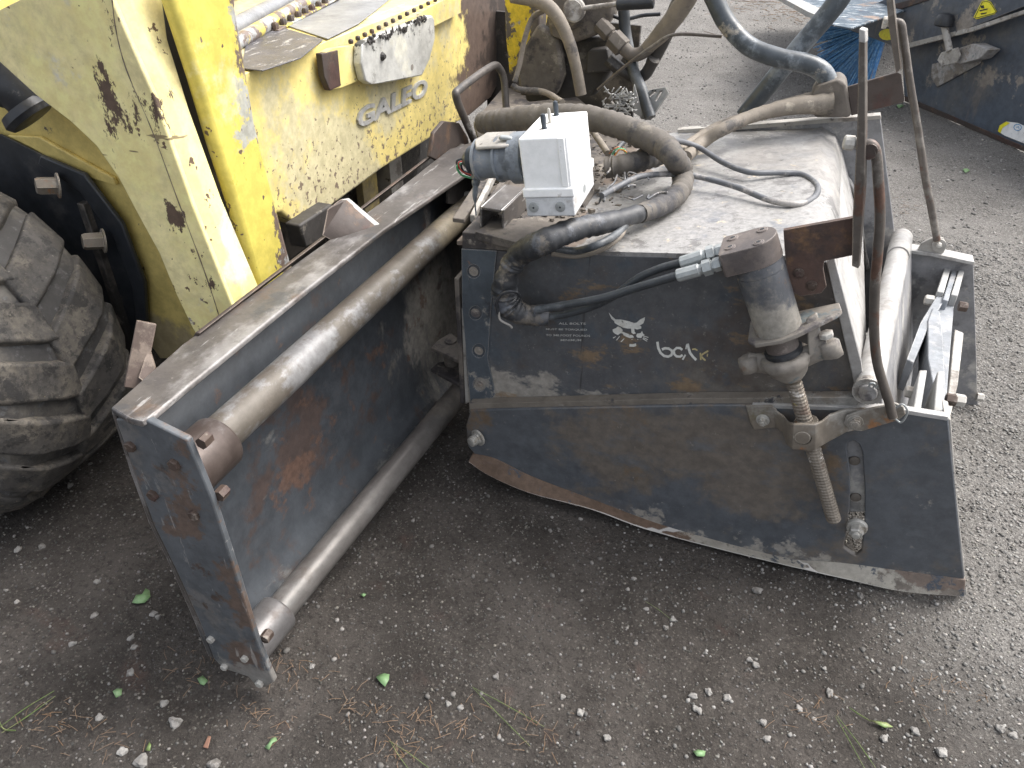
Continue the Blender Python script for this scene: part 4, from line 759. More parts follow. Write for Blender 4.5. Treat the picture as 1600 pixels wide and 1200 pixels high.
for (x0, y0_), (x1, y1_), (x2, y2_), yy, lab in (((1064, 411), (1104, 398), (1136, 389), 1.466, 'zinc hose coupling entering the motor cap, upper of the two'), ((1058, 431), (1098, 420), (1134, 409), 1.440, 'zinc hose coupling entering the motor cap, lower of the two')):
    q0, q1, q2 = S(x0, y0_, y=yy), S(x1, y1_, y=yy), S(x2, y2_, y=yy+.004); t = thing('hose_fitting', lab, 'hose coupling', tuple(q1)); d = (q1-q0).normalized(); L1 = (q1-q0).length; d2 = (q2-q1).normalized(); L2 = (q2-q1).length
    lathe('ferrule', q0, d, [(0, .012), (.002, .0135), (L1*.85, .0135), (L1*.9, .011), (L1, .011)], m_zinc, t, 10)
    lathe('hex_nut', q1, d2, [(0, .011), (.001, .0165), (L2*.38, .0165), (L2*.42, .012), (L2*.48, .012), (L2*.50, .0145), (L2*.78, .0145), (L2*.8, .010), (L2, .010)], m_zinc, t, 6)
hose('cable', 'thin grey cable making a long loop over the right half of the dusty deck', 'cable',
     [(1040, 218, 'z', .86), (1068, 222, 'z', .83), (1095, 232, 'z', .81), (1130, 254, 'z', .80), (1170, 269, 'z', .803), (1215, 270, 'z', .803), (1250, 272, 'z', .803), (1272, 284, 'z', .806), (1278, 298, 'z', .806), (1266, 313, 'z', .806), (1240, 319, 'z', .806), (1200, 312, 'z', .803), (1150, 292, 'z', .803), (1090, 276, 'z', .80), (1050, 272, 'z', .81), (1000, 276, 'z', .82), (965, 292, 'z', .815), (940, 306, 'z', .82)], .0072, m_cable, 12)
hose('cable', 'thin black cable curving out of the sleeve in front of the white box', 'cable',
     [(985, 340, 'z', .79), (968, 362, 'z', .785), (935, 382, 'z', .785), (900, 392, 'y', 1.51), (868, 388, 'y', 1.50)], .0085, m_hose, 12)
hose('cable', 'thin pale dusty cable curving below the black one in front of the white box', 'cable',
     [(978, 346, 'z', .785), (970, 368, 'z', .778), (940, 390, 'y', 1.525), (900, 400, 'y', 1.52), (862, 396, 'y', 1.505)], .006, m_hosedirt, 12)
hose('cable', 'short thin grey cable lying between the white box and the sleeve loop', 'cable', [(926, 205, 'z', .80), (940, 225, 'z', .795), (950, 240, 'z', .80)], .009, m_hosedirt, 10)
hose('cable', 'thin dark cable coming from the frayed plug behind the white box', 'cable', [(960, 240, 'z', .81), (975, 222, 'z', .83), (1000, 214, 'z', .84), (1040, 222, 'z', .85)], .006, m_cable, 10)
for q, m_ in enumerate((flatmat('brown_wire', (.3, .12, .05)), flatmat('green_wire', (.1, .4, .2)), flatmat('orange_wire', (.6, .25, .05)))):
    o = tube('frayed_wire', [S(952+q*4, 240+q*2, z=.81), S(960+q*4, 232+q, z=.825), S(972+q*3, 229+q*4, z=.82), S(976+q*2, 238+q*2, z=.81)], .0018, m_, None, 6)
    tag(o, ('brown bare wire sticking out right of the white box', 'green bare wire sticking out right of the white box', 'orange bare wire sticking out right of the white box')[q], 'wire', 'frayed wires right of the white box')
hose('hydraulic_hose', 'thick dusty blue black hose sweeping down from the top into the grimy block', 'hydraulic hose',
     [(1085, -60, 'y', 2.50), (1112, -10, 'y', 2.46), (1135, 35, 'y', 2.44), (1170, 72, 'y', 2.42), (1215, 90, 'y', 2.40), (1262, 100, 'y', 2.40), (1288, 116, 'y', 2.40), (1297, 142, 'y', 2.40)], .026, m_hosebig, 22, .01)
hose('rubber_pipe', 'straight thick black pipe leaning behind the other hoses to the back of the deck', 'pipe',
     [(1340, -60, 'y', 2.56), (1310, 0, 'y', 2.55), (1240, 85, 'y', 2.53), (1162, 182, 'y', 2.52)], [.029, .029, .028, .027], m_hosebig, 22, .01)
hose('hydraulic_hose', 'muddy hose running from the grimy block across the back corner of the deck', 'hydraulic hose',
     [(1300, 162, 'y', 2.36), (1240, 166, 'y', 2.34), (1180, 180, 'y', 2.30), (1130, 202, 'y', 2.22), (1095, 224, 'z', .80), (1072, 245, 'z', .80)], [.030, .021, .018, .018, .017], m_hosedirt, 14, .06)
hose('hydraulic_hose', 'second muddy hose lying just behind the first across the back corner of the deck', 'hydraulic hose',
     [(1290, 150, 'y', 2.40), (1230, 162, 'y', 2.38), (1170, 180, 'y', 2.35), (1120, 198, 'y', 2.30), (1080, 222, 'z', .80), (1060, 240, 'z', .80)], [.02, .013, .013, .013], m_hosedirt, 12, .06)
gb = prism('hose_block', SS([(1266, 150), (1276, 134), (1312, 124), (1322, 132), (1330, 178), (1328, 184), (1272, 184)], y=2.36), (0, .10, 0), m_grime, None, bevel=.008, seg=3); tag(gb, 'block caked in grey grime where the thick hose ends on the far planer side', 'hose block')

# ================================================================ valve block and hoses behind the box
YV = 2.62
vb = thing('valve_block', 'greasy dark hydraulic valve block with a lever and black grip behind the white box', 'valve block', (-.65, YV, .8))
lathe('valve_housing', S(898, 8, y=YV+.10), (0, -1, 0), [(0, .075), (.05, .075), (.06, .062), (.09, .060), (.10, .050)], m_grime, vb, 30)
lathe('valve_cap', S(898, 15, y=YV-.02), (0, -1, 0), [(0, .036), (.012, .036), (.016, .030), (.020, .030), (.021, .006), (.018, .004)], m_pale, vb, 26)
prism('valve_body', SS([(850, -20), (960, -20), (952, 30), (935, 55), (890, 70), (858, 55)], y=YV+.02), (0, .12, 0), m_grime, vb, bevel=.012, seg=3)
prism('valve_foot', SS([(832, 60), (868, 30), (900, 60), (952, 58), (962, 100), (930, 150), (822, 160), (812, 120)], y=YV+.10), (0, .14, 0), m_dark, vb, bevel=.012, seg=3)
prism('valve_shroud', SS([(806, 95), (840, 38), (872, 60), (880, 120), (868, 150), (812, 150)], y=YV+.03), (0, .05, 0), m_grime, vb, bevel=.01)
prism('valve_port', SS([(918, 80), (948, 76), (955, 112), (914, 116)], y=YV+.04), (0, .06, 0), m_dark, vb, bevel=.006)
cyl('lever_rod', S(912, 13, y=YV-.04), S(966, 6, y=YV-.04), .0075, m_pale, vb)
lathe('lever_grip', S(964, 7, y=YV-.04), S(1018, 4, y=YV-.04)-S(964, 7, y=YV-.04), [(0, .014), (.003, .018), (.11, .018), (.114, .015)], m_blackpl, vb, 20)
u0, u1_ = S(936, 36, y=YV+.02), S(974, 76, y=YV); du = (u1_-u0).normalized(); Lu = (u1_-u0).length
lathe('hex_coupling', u0, du, [(0, .026), (Lu*.45, .026), (Lu*.47, .020), (Lu*.53, .020), (Lu*.55, .032), (Lu*.98, .032), (Lu, .026)], m_grime, vb, 6, .002)
tube('elbow', [S(972, 72, y=YV), S(985, 84, y=YV), S(1000, 84, y=YV), S(1016, 72, y=YV)], .021, m_grime, vb, 16)
tube('elbow', [S(962, 102, y=YV+.02), S(975, 112, y=YV+.02), S(992, 120, y=YV+.02), S(1008, 116, y=YV+.02), S(1022, 92, y=YV)], .019, m_dark, vb, 16)
u0, u1_ = S(950, 92, y=YV+.02), S(968, 108, y=YV+.02); lathe('hex_coupling', u0, u1_-u0, [(0, .022), ((u1_-u0).length, .022)], m_dark, vb, 6, .002)
hose('hydraulic_hose', 'thick grey brown sleeved hose rising from the upper elbow to the top edge', 'hydraulic hose', [(1010, 76, 'y', YV), (1035, 50, 'y', YV-.02), (1062, 15, 'y', YV-.04), (1095, -40, 'y', YV-.06)], [.020, .028, .030, .030], m_hosedirt, 18, .02)
hose('hydraulic_hose', 'dark sleeved hose rising from the lower elbow behind the valve block', 'hydraulic hose', [(1018, 100, 'y', YV+.03), (1030, 72, 'y', YV+.03), (1045, 40, 'y', YV+.03), (1075, -20, 'y', YV+.03)], [.020, .026, .027, .027], m_dark, 18, .03)
hose('hydraulic_hose', 'tan dirty hose arching down in front of the valve block', 'hydraulic hose', [(800, -6, 'y', YV-.08), (842, 2, 'y', YV-.09), (868, 22, 'y', YV-.10), (888, 62, 'y', YV-.10), (900, 105, 'y', YV-.10), (908, 148, 'y', YV-.10)], [.020, .022, .020, .018, .018], m_hosedirt, 18)
hose('hydraulic_hose', 'thin dark hose dropping from the old yellow post to the deck', 'hydraulic hose', [(850, 16, 'y', YV-.06), (832, 28, 'y', YV-.06), (820, 60, 'y', YV-.08), (812, 100, 'y', YV-.10), (804, 128, 'y', YV-.12)], .0085, m_hosedirt, 12, .05)
hose('hydraulic_hose', 'thin dark hose lying behind the muddy sleeve', 'hydraulic hose', [(800, 132, 'y', YV-.12), (812, 140, 'y', YV-.12), (850, 144, 'y', YV-.14), (878, 160, 'y', YV-.2)], .0105, m_hosedirt, 12, .06)
hose('black_pipe', 'upright black pipe standing between the valve block and the bare ground', 'pipe', [(974, 10, 'y', YV+.06), (978, 55, 'y', YV+.05), (990, 110, 'y', YV), (1002, 140, 'y', YV-.04), (1016, 184, 'y', YV-.08)], .0185, m_hose, 18)
hose('bent_rod', 'thin brown rod crossing in front of the elbows', 'rod', [(934, 140, 'y', 2.50), (975, 105, 'y', 2.48), (1020, 72, 'y', 2.47), (1056, 54, 'y', 2.46), (1128, 57, 'y', 2.46)], .0048, m_brown, 8)
hose('cable', 'thin black cable crossing behind the upright pipe', 'cable', [(952, 22, 'y', 2.7), (975, 30, 'y', 2.7), (1005, 24, 'y', 2.7), (1032, 22, 'y', 2.7)], .006, m_blackpl, 8)
# slotted silver catch plate with chips
gr = thing('slotted_plate', 'bright slotted metal plate behind the upright black pipe', 'metal plate', tuple(S(1010, 165, y=2.56)))
gy = 2.58
prism('plate', SS([(1006, 150), (1016, 140), (1040, 136), (1044, 144), (1016, 186), (1000, 184)], y=gy), (0, .02, -.01), m_palebar, gr, holes=[SS([(1012, 150), (1022, 141), (1026, 144), (1014, 153)], y=gy), SS([(1030, 142), (1036, 141), (1026, 158), (1022, 158)], y=gy)], bevel=.001)
prism('upright_tab', SS([(989, 136), (991, 131), (1004, 176), (1002, 184), (990, 176)], y=gy-.03), (0, .006, 0), m_palebar, gr)
ch_ = thing('wood_chip_heap', 'small heap of pale splinters and chips caught left of the upright black pipe', 'chips', tuple(S(965, 160, y=2.50)))
bm = bmesh.new()
for k in range(70):
    q = S(random.uniform(942, 992), random.uniform(140, 176), y=random.uniform(2.47, 2.50)); d = Vector((random.uniform(-1, 1), random.uniform(-.3, .3), random.uniform(-1, .2))); s_ = basis(d)[1]
    add_box(bm, q, d, s_, d.cross(s_), random.uniform(.010, .032), random.uniform(.005, .013), .003)
obj('chips', bm, m_palebar, ch_)['kind'] = 'stuff'
# ================================================================ skid steer loader
ld = thing('skid_steer_loader', 'faded yellow skid steer loader with chipped paint and a mud covered front wheel', 'loader', (-1.9, 1.9, 0))
YA = 1.20
ai = SS([(-60, 45), (0, 98), (55, 148), (110, 190), (150, 228), (185, 278), (215, 335), (248, 395), (275, 460), (300, 512), (330, 560), (395, 520), (365, 485), (352, 452), (300, 320), (240, 150), (196, 50), (150, -60)], y=YA)
prism('loader_arm', ai, (0, .012, 0), m_yel, ld, bevel=.003)
s2 = SS([(168, -60), (214, 60), (252, 160), (312, 330), (362, 462), (385, 520), (420, 500), (400, 445), (352, 310), (302, 190), (262, 70), (250, -60)], y=YA+.004)
tube('weld_seam', SS([(172, -40), (180, 40), (198, 110), (238, 205), (275, 305), (318, 420), (340, 486), (352, 530)], y=YA-.0003), .0010, m_rust, ld, 6, jit=.5)
# arm front plate (faces forward) with the welded lap
rid = [(150, -60), (196, 50), (240, 150), (300, 320), (352, 452), (380, 520)]
A = [S(a, b, y=YA+.006) for a, b in rid]
bm = bmesh.new(); vA = [bm.verts.new(p+Vector((-.003, 0, 0))) for p in A]; vB = [bm.verts.new(p+Vector((.012, .030, .0))) for p in A]; eC = [S(a, b, x=p.x+.012) for (a, b), p in zip(((246, -60), (262, 62), (296, 172), (346, 310), (404, 448), (440, 520)), A)]; vC = [bm.verts.new(p) for p in eC]; vD = [bm.verts.new(p+Vector((-.05, 0, 0))) for p in eC]
for i in range(len(A)-1):
    for p_, q_ in ((vA, vB), (vB, vC), (vC, vD)): bm.faces.new([p_[i], p_[i+1], q_[i+1], q_[i]])
obj('arm_front_plate', bm, m_yel, ld, bevel=.003)
# bright post behind the arm
pp = [(262, -60), (270, 0), (289, 60), (311, 130), (340, 230), (372, 330), (402, 440), (430, 500), (480, 470), (455, 405), (425, 290), (400, 190), (386, 105), (372, 20), (366, -60)]
prism('guard_post', SS(pp, x=-1.12), (-.035, 0, 0), m_yelpost, ld, bevel=.014, seg=4)
prism('gap_shade_sheet', [(-1.20, 1.23, .50), (-1.20, 1.23, 1.6), (-1.20, 1.44, 1.6), (-1.20, 1.44, .50)], (-.01, 0, 0), m_dark, ld)  # dark sheet added behind arm and post, standing in for shade in the gap
# step crossmember
XG = -1.25
gp = SS([(380, 128), (396, 122), (470, 95), (590, 28), (700, -35), (800, -95), (800, 60), (792, 100), (760, 160), (735, 180), (688, 206), (600, 262), (486, 346), (470, 352), (455, 346), (440, 330), (380, 345)], x=XG)
zt = S(470, 95, x=XG).z
gp = [Vector((p.x, p.y, min(p.z, 1.035))) for p in gp]
scm = prism('step_crossmember', [Vector(p) for p in [(XG, 1.425, 1.035), (XG, 3.6, 1.035), (XG, 3.6, .70)]+[tuple(S(a, b, x=XG)) for a, b in ((790, 110), (768, 152), (735, 180), (688, 206), (600, 262), (486, 346), (470, 352), (455, 346), (440, 332))]+[(XG, 1.425, .72)]], (-.30, 0, 0), m_galeo, ld, bevel=.016, seg=4)
prism('step_top', [(XG-.05, 1.425, 1.037), (XG-.05, 3.6, 1.037), (-2.6, 3.6, 1.037), (-2.6, 1.425, 1.037)], (0, 0, -.02), m_galeo, ld)
ZT = 1.0385
prism('grip_pad', SS([(378, 108), (386, 60), (428, 40), (505, 63), (470, 92), (410, 112)], z=ZT), (0, 0, .003), m_padworn, ld, bevel=.001)
prism('grip_pad', SS([(439, 38), (505, -12), (640, -60), (700, -70), (560, 38), (512, 62)], z=ZT), (0, 0, .003), m_pad, ld, bevel=.001)
prism('grip_pad', SS([(300, 20), (420, -30), (520, -60), (330, -60)], z=ZT+.02), (0, 0, .003), m_pad, ld, bevel=.001)
t0_, t1_ = S(360, 72, z=ZT+.015), S(600, -68, z=ZT+.015)
cyl('step_tube', t0_, t1_, .020, m_yelpost, ld, 16)
cyl('step_tube', S(350, 52, z=ZT+.02), S(560, -60, z=ZT+.02), .026, m_pad, ld, 16)
s0, s1_ = S(430, 42, z=ZT+.012), S(560, -22, z=ZT+.012); ns = 14; first = None
for i in range(ns):
    q = s0.lerp(s1_, i/(ns-1))
    if first is None: first = lathe('tread_stud', q, (0, 0, 1), [(-.014, .011), (.006, .011), (.012, .007)], m_rust, ld, 8)
    else: dup(first, ld, WL[first.name]+(q-s0))
bx3('tread_strip', s0-Vector((0, .01, .008)), s1_, .03, .006, m_yelpost, ld)
# rusty bar with teeth and the cast silver plate
XB = -1.222
tbar = prism('tread_bar', SS([(506, 84), (520, 76), (562, 70), (600, 50), (660, 18), (720, -14), (720, 20), (660, 50), (580, 118), (535, 136), (516, 141), (509, 120)], x=XB), (-.020, 0, 0), m_galeo, ld, bevel=.003)
prism('tread_bar_end', SS([(503, 84), (528, 78), (533, 134), (516, 142), (507, 120)], x=XB+.003), (-.02, 0, 0), m_rust, ld, bevel=.002)
tp_ = [(548, 66), (690, -6)]; first = None; nt_ = 15
for i in range(nt_):
    q = S(548+(702-548)*i/(nt_-1), 66+(-10-66)*i/(nt_-1)-1, x=XB-.006)
    if first is None: f0 = q; first = box('tooth', q, (.012, .014, .013), m_rust, tbar, .004)
    else: dup(first, tbar, WL[first.name]+(q-f0))
cpl = prism('cast_plate', SS([(566, 70), (572, 64), (675, 24), (679, 30), (680, 60), (672, 92), (660, 118), (640, 122), (600, 130), (580, 132), (571, 126), (565, 100)], x=XB+.030), (-.028, 0, 0), m_silver, ld, bevel=.004)
lathe('plate_knob', S(597, 88, x=XB+.030), (1, -.2, .1), [(0, .014), (.006, .010), (.012, .006)], m_dark, cpl, 9)
lathe('plate_hole', S(644, 105, x=XB+.0305), (1, 0, 0), [(0, .009), (.0006, .009)], m_cast, cpl, 12)
bm = bmesh.new()
for k in range(70):
    q = S(random.uniform(575, 668), 0, x=XB+.02); px_ = random.uniform(575, 668); q = S(px_, 66-(px_-575)*.40+random.uniform(-7, 6), x=XB+random.uniform(.028, .04)); r_ = random.uniform(.003, .008)
    add_box(bm, q, (random.random()-.5, random.random()-.5, random.random()-.5+.01), (0, 1, .1), (0, -.1, 1), r_*1.6, r_, r_*1.2)
obj('mud_clumps', bm, m_dark, ld)['kind'] = 'stuff'
# raised lettering
lo, lr = S(559, 201, x=XG+.001), S(667, 147, x=XG+.001)
text_on('lettering', 'GALEO', lo, lr-lo, Vector((0, -.10, 1)), (lr-lo).length, .058, .007, m_letters, scm, shear=.2, bold=.03)
# chassis below the step
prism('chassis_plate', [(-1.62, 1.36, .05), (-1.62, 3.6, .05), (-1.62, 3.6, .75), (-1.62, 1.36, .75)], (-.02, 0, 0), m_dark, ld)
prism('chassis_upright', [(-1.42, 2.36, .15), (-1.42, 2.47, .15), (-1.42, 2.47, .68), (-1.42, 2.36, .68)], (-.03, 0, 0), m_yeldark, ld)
prism('chassis_upright', [(-1.38, 2.50, .15), (-1.38, 2.60, .15), (-1.38, 2.60, .68), (-1.38, 2.50, .68)], (-.06, 0, 0), m_pale, ld)
prism('chassis_beam', [(-1.48, 1.43, .35), (-1.48, 2.5, .35), (-1.48, 2.5, .62), (-1.48, 1.43, .62)], (-.04, 0, 0), m_grime, ld)
cyl('axle_tube', (-1.36, 1.50, .50), (-1.36, 1.72, .56), .05, m_grime, ld)
tube('chassis_hose', [(-1.34, 1.62, .40), (-1.33, 1.66, .55), (-1.36, 1.75, .62), (-1.40, 1.9, .62)], .02, m_hosedirt, ld)
prism('chassis_cast', SS([(468, 352), (520, 318), (512, 372), (478, 388)], x=-1.2), (-.05, 0, 0), m_dark, ld, bevel=.006)
# dark end of the crossmember and old yellow post
prism('old_post', SS([(786, -60), (846, -60), (842, 40), (822, 110), (796, 118), (790, 60)], y=2.78), (0, .10, 0), m_postold, ld, bevel=.006)
box('post_bolt', S(845, 48, y=2.74), (.022, .03, .022), m_pale, ld)
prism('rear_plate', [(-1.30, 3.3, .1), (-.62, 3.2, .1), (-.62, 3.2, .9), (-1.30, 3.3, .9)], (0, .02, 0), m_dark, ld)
prism('lower_plate', SS([(740, 190), (800, 120), (900, 150), (930, 175), (900, 200), (760, 260)], z=.60), (0, 0, -.02), m_grime, ld)
# side of the body, inner fender, boot
YB = 1.40
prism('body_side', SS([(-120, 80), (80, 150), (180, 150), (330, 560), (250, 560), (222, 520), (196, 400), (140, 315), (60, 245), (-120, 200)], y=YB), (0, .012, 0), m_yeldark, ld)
prism('body_side_ridge', SS([(10, 212), (60, 214), (176, 278), (182, 290), (120, 272), (50, 232)], y=YB-.012), (0, .012, 0), m_yeldark, ld, bevel=.003)
prism('inner_fender', SS([(-120, 190), (0, 210), (60, 240), (130, 272), (190, 350), (222, 440), (226, 545), (230, 640), (60, 700), (-120, 640)], y=YB-.020), (0, .006, 0), m_fender, ld)
prism('fender_rim', SS([(62, 243), (130, 272), (190, 350), (224, 440), (230, 545), (216, 545), (206, 450), (176, 372), (124, 300), (58, 256)], y=YB-.034), (0, .014, 0), m_fender, ld, bevel=.004)
for a, b in ((92, 290), (163, 376)):
    q = S(a, b, y=1.345); bolt(q, (-.7, -1, .25), .021, .045, m_clevis, ld, nub=False)
tube('hydraulic_boot', [S(-40, 110, y=1.30), S(0, 122, y=1.30), S(30, 140, y=1.30), S(52, 168, y=1.30)], [.062, .060, .055, .045], m_blackpl, ld, 20)
lathe('boot_ring', S(34, 168, y=1.28), (.5, .1, -.75), [(0, .052), (.018, .058), (.030, .050), (.032, .03)], m_blackpl, ld, 22)
# cab floor front and cab body above the frame of the picture
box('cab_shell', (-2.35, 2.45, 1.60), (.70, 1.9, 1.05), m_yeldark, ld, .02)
prism('boom', [(-1.7, YA, 1.25), (-1.18, YA, 1.28), (-1.30, YA, 1.55), (-2.9, YA, 1.75), (-2.9, YA, 1.5)], (0, .13, 0), m_yel, ld)
# wheel
WX, WZ, WY, WW = -1.915, .435, .865, .415
wh = lathe('wheel', (WX, WY, WZ), (0, 1, 0), [(.06, .20), (.03, .235), (.02, .262), (.0, .31), (.002, .355), (.018, .388), (.05, .408), (WW/2, .413), (WW-.05, .408), (WW-.018, .388), (WW-.002, .355), (WW, .31), (WW-.02, .262), (WW-.03, .235), (WW-.06, .20)], m_tyregroove, ld, 72)
lathe('rim', (WX, WY+.035, WZ), (0, 1, 0), [(0, .238), (.012, .232), (.03, .205), (.07, .19), (.08, .10), (.06, .0)], m_rim, wh, 40, cap=False)
def lug_bm(t0, side):
    """one curved tread bar from the middle of the tyre out over the shoulder"""
    bm = bmesh.new(); n_ = 7; ring = []
    for i in range(n_):
        s_ = i/(n_-1); dpt = (WW/2+.014)*(1-s_)-.004 if side < 0 else WW-(WW/2+.014)*(1-s_)+.004
        sweep = math.radians(17)*s_**1.1; wd = math.radians(7.6+1.3*s_); base = .400-(.0 if s_ < .8 else (s_-.8)*.24); top = .433-(.0 if s_ < .62 else (s_-.62)**1.4*.20)
        q = []
        for rr, ww in ((base, wd), (top, wd*.84), (top, -wd*.84), (base, -wd)):
            an = t0+sweep+ww; q.append(bm.verts.new((WX+rr*math.cos(an)+random.uniform(-.002, .002), WY+dpt, WZ+rr*math.sin(an)+random.uniform(-.002, .002))))
        ring.append(q)
    for i in range(n_-1):
        for k in range(3): bm.faces.new([ring[i][k], ring[i][k+1], ring[i+1][k+1], ring[i+1][k]])
    bm.faces.new(ring[0]); bm.faces.new(ring[-1]); return bm
NL = 17
for k in range(NL):
    for sgn in (-1, 1): roughen(obj('tread_lug', lug_bm(2*math.pi*(k+(.5 if sgn > 0 else 0))/NL, sgn), m_tyre, wh, bevel=.009, seg=3), .0022, 30)
for nm_, yy_ in (('wheel', WY+1.75),):
    w2 = lathe('wheel', (WX, yy_, WZ), (0, 1, 0), [(.06, .20), (.02, .262), (.0, .31), (.018, .388), (.05, .43), (WW-.05, .43), (WW-.018, .388), (WW, .31), (WW-.02, .262), (WW-.06, .20)], m_tyre, ld, 48)

# ================================================================ second attachment: rotary broom with a blue brush and a steel hood
A = S(1413, 155, z=0); B = S(1640, 252, z=0); dd = (B-A).normalized(); nn = Vector((dd.y, -dd.x, 0)); nn = nn if nn.y < 0 else -nn
PLN = (A, nn)
sw = thing('broom_attachment', 'blue grey steel broom hood with yellow warning sticker standing at top right', 'broom attachment', tuple(A))
hood = [(1413, 156), (1408, 60), (1390, -60), (1900, -120), (1900, 350), (1640, 253)]
prism('hood_plate', [S(a, b, pl=PLN) for a, b in hood], -nn*.012, m_blade, sw, bevel=.003)
prism('bottom_edge', [S(a, b, pl=(A+nn*.012, nn)) for a, b in ((1413, 150), (1640, 246), (1640, 254), (1413, 158))], -nn*.01, m_rust, sw)
# sloped upper hood sheet overhanging the brush
up1 = (A+nn*.10, nn)
prism('upper_sheet', [S(a, b, pl=up1) for a, b in ((1296, 42), (1480, -50), (1640, -60), (1640, -6), (1530, 38), (1440, 68), (1400, 74), (1370, 62), (1318, 44))], -nn*.008, m_blade, sw, bevel=.002)
prism('folded_edge', [S(a, b, pl=(A+nn*.11, nn)) for a, b in ((1296, 34), (1450, -8), (1450, 0), (1330, 40), (1300, 44))], -nn*.02, m_barkc if False else m_rust, sw, bevel=.002)
prism('folded_edge', [S(a, b, pl=(A+nn*.11, nn)) for a, b in ((1408, 70), (1520, 42), (1640, 2), (1640, 8), (1520, 49), (1412, 77))], -nn*.02, m_pale, sw, bevel=.002)
# top tray with pale frame
TP = (A+Vector((-.6, .6, .62)), Vector((-.1, -.35, 1)).normalized())
tz_ = .55
prism('tray_sheet', SS([(1238, -3), (1300, 38), (1330, 44), (1480, -6), (1560, -60), (1240, -60)], z=tz_), (0, 0, -.01), m_sheet, sw)
prism('tray_frame', SS([(1214, -8), (1224, -14), (1300, 22), (1298, 32), (1262, 18)], z=tz_+.01), (0, 0, -.03), m_palebar, sw)
# brush: a tilted disc of bristles
bc = S(1388, 34, pl=(A+nn*-.05, nn))
br = thing('rotary_brush', 'blue bristle brush fanning out under the steel hood at top right', 'brush', tuple(bc))
bm = bmesh.new()
for k in range(1100):
    an = random.uniform(math.radians(176), math.radians(282)); Lb = random.uniform(.44, .52); e_ = dd*math.cos(an)+Vector((0, 0, 1))*math.sin(an)*.86+nn*random.uniform(.12, .5)
    p0 = bc+e_*.03+nn*random.uniform(-.03, .03)-dd*.0; p1 = p0+e_*Lb*.6; p2 = p0+e_*Lb+Vector((random.uniform(-.01, .01), 0, random.uniform(-.02, .005)))
    s_ = dd.cross(e_).normalized() if abs(dd.dot(e_.normalized())) < .9 else Vector((0, 0, 1)); wdt = random.uniform(.002, .0045); s_ = e_.cross(nn).normalized()*wdt
    a_, b_, c_2 = [bm.verts.new(p-s_) for p in (p0, p1, p2)], [bm.verts.new(p+s_) for p in (p0, p1, p2)], [bm.verts.new(p+nn*wdt) for p in (p0, p1, p2)]
    for i in (0, 1):
        bm.faces.new([a_[i], a_[i+1], b_[i+1], b_[i]]); bm.faces.new([b_[i], b_[i+1], c_2[i+1], c_2[i]]); bm.faces.new([c_2[i], c_2[i+1], a_[i+1], a_[i]])
obj('bristles', bm, m_blue, br)['kind'] = 'stuff'
lathe('brush_hub', bc, nn, [(-.05, .09), (.0, .09), (.02, .05)], m_dark, br, 20)
# handle, bracket, stickers
hp = (A+nn*.02, nn); hq = (A+nn*.14, nn)
lathe('knob', S(1476, 32, pl=hq), Vector((0, 0, 1)), [(-.03, .050), (-.022, .056), (.012, .054), (.034, .040), (.042, .018)], m_blackpl, sw, 20)
cyl('clamp_rod', S(1475, 38, pl=hq), S(1484, 80, pl=hq), .020, m_pale, sw)
prism('clamp_plate', [S(a, b, pl=hq) for a, b in ((1464, 94), (1470, 82), (1496, 74), (1500, 86), (1494, 98), (1472, 104))], -nn*.012, m_pale, sw, bevel=.004)
prism('bracket', [S(a, b, pl=(A+nn*.11, nn)) for a, b in ((1496, 76), (1520, 68), (1544, 78), (1530, 92), (1500, 100), (1488, 96))], -nn*.09, m_cast, sw, bevel=.004)
prism('mud_skirt', [S(a, b, pl=(A+nn*.012, nn)) for a, b in ((1456, 100), (1490, 92), (1540, 84), (1530, 100), (1490, 122), (1464, 136), (1454, 120))], -nn*.008, m_cast, sw, bevel=.003)
def stk(name, pts, mat, off, par=sw): return prism(name, [S(a, b, pl=(A+nn*off, nn)) for a, b in pts], -nn*.0015, mat, par, bevel=0)
stk('warning_sticker', [(1521, 27), (1534, 2), (1541, 0), (1548, 3), (1557, 18), (1553, 22), (1526, 30)], m_stick, .104)
flats('warning_mark', [[S(a, b, pl=(A+nn*.106, nn)) for a, b in q] for q in ([(1532, 9), (1537, 8), (1538, 13), (1533, 13)], [(1530, 16), (1543, 13), (1543, 15), (1531, 18)], [(1532, 21), (1542, 19), (1541, 21), (1533, 23)])], m_ink, sw)
flats('warning_border', stroke([(1523, 27), (1535, 3), (1541, 2), (1547, 4), (1556, 18), (1552, 21), (1526, 28), (1523, 27)], 1.0, lambda a, b: S(a, b, pl=(A+nn*.1058, nn))), m_ink, sw)
stk('round_sticker', [(1386+13*math.cos(t/12*6.283), 54+9*math.sin(t/12*6.283)) for t in range(12)], m_stick, .104)
stk('oval_sticker', [(1559, 205), (1562, 196), (1572, 190), (1590, 192), (1640, 215), (1640, 238), (1600, 224), (1570, 212)], m_wst, .004)
stk('oval_sticker_edge', [(1559, 205), (1562, 196), (1572, 190), (1578, 192), (1566, 200), (1563, 208)], m_stick, .006)
flats('sticker_emblem', stroke([(1590+6*math.cos(t/10*6.283), 199+5*math.sin(t/10*6.283)) for t in range(11)], 1.1, lambda a, b: S(a, b, pl=(A+nn*.007, nn)))+stroke([(1588, 199), (1592, 198), (1592, 201)], 1.2, lambda a, b: S(a, b, pl=(A+nn*.007, nn))), m_bluep, sw)

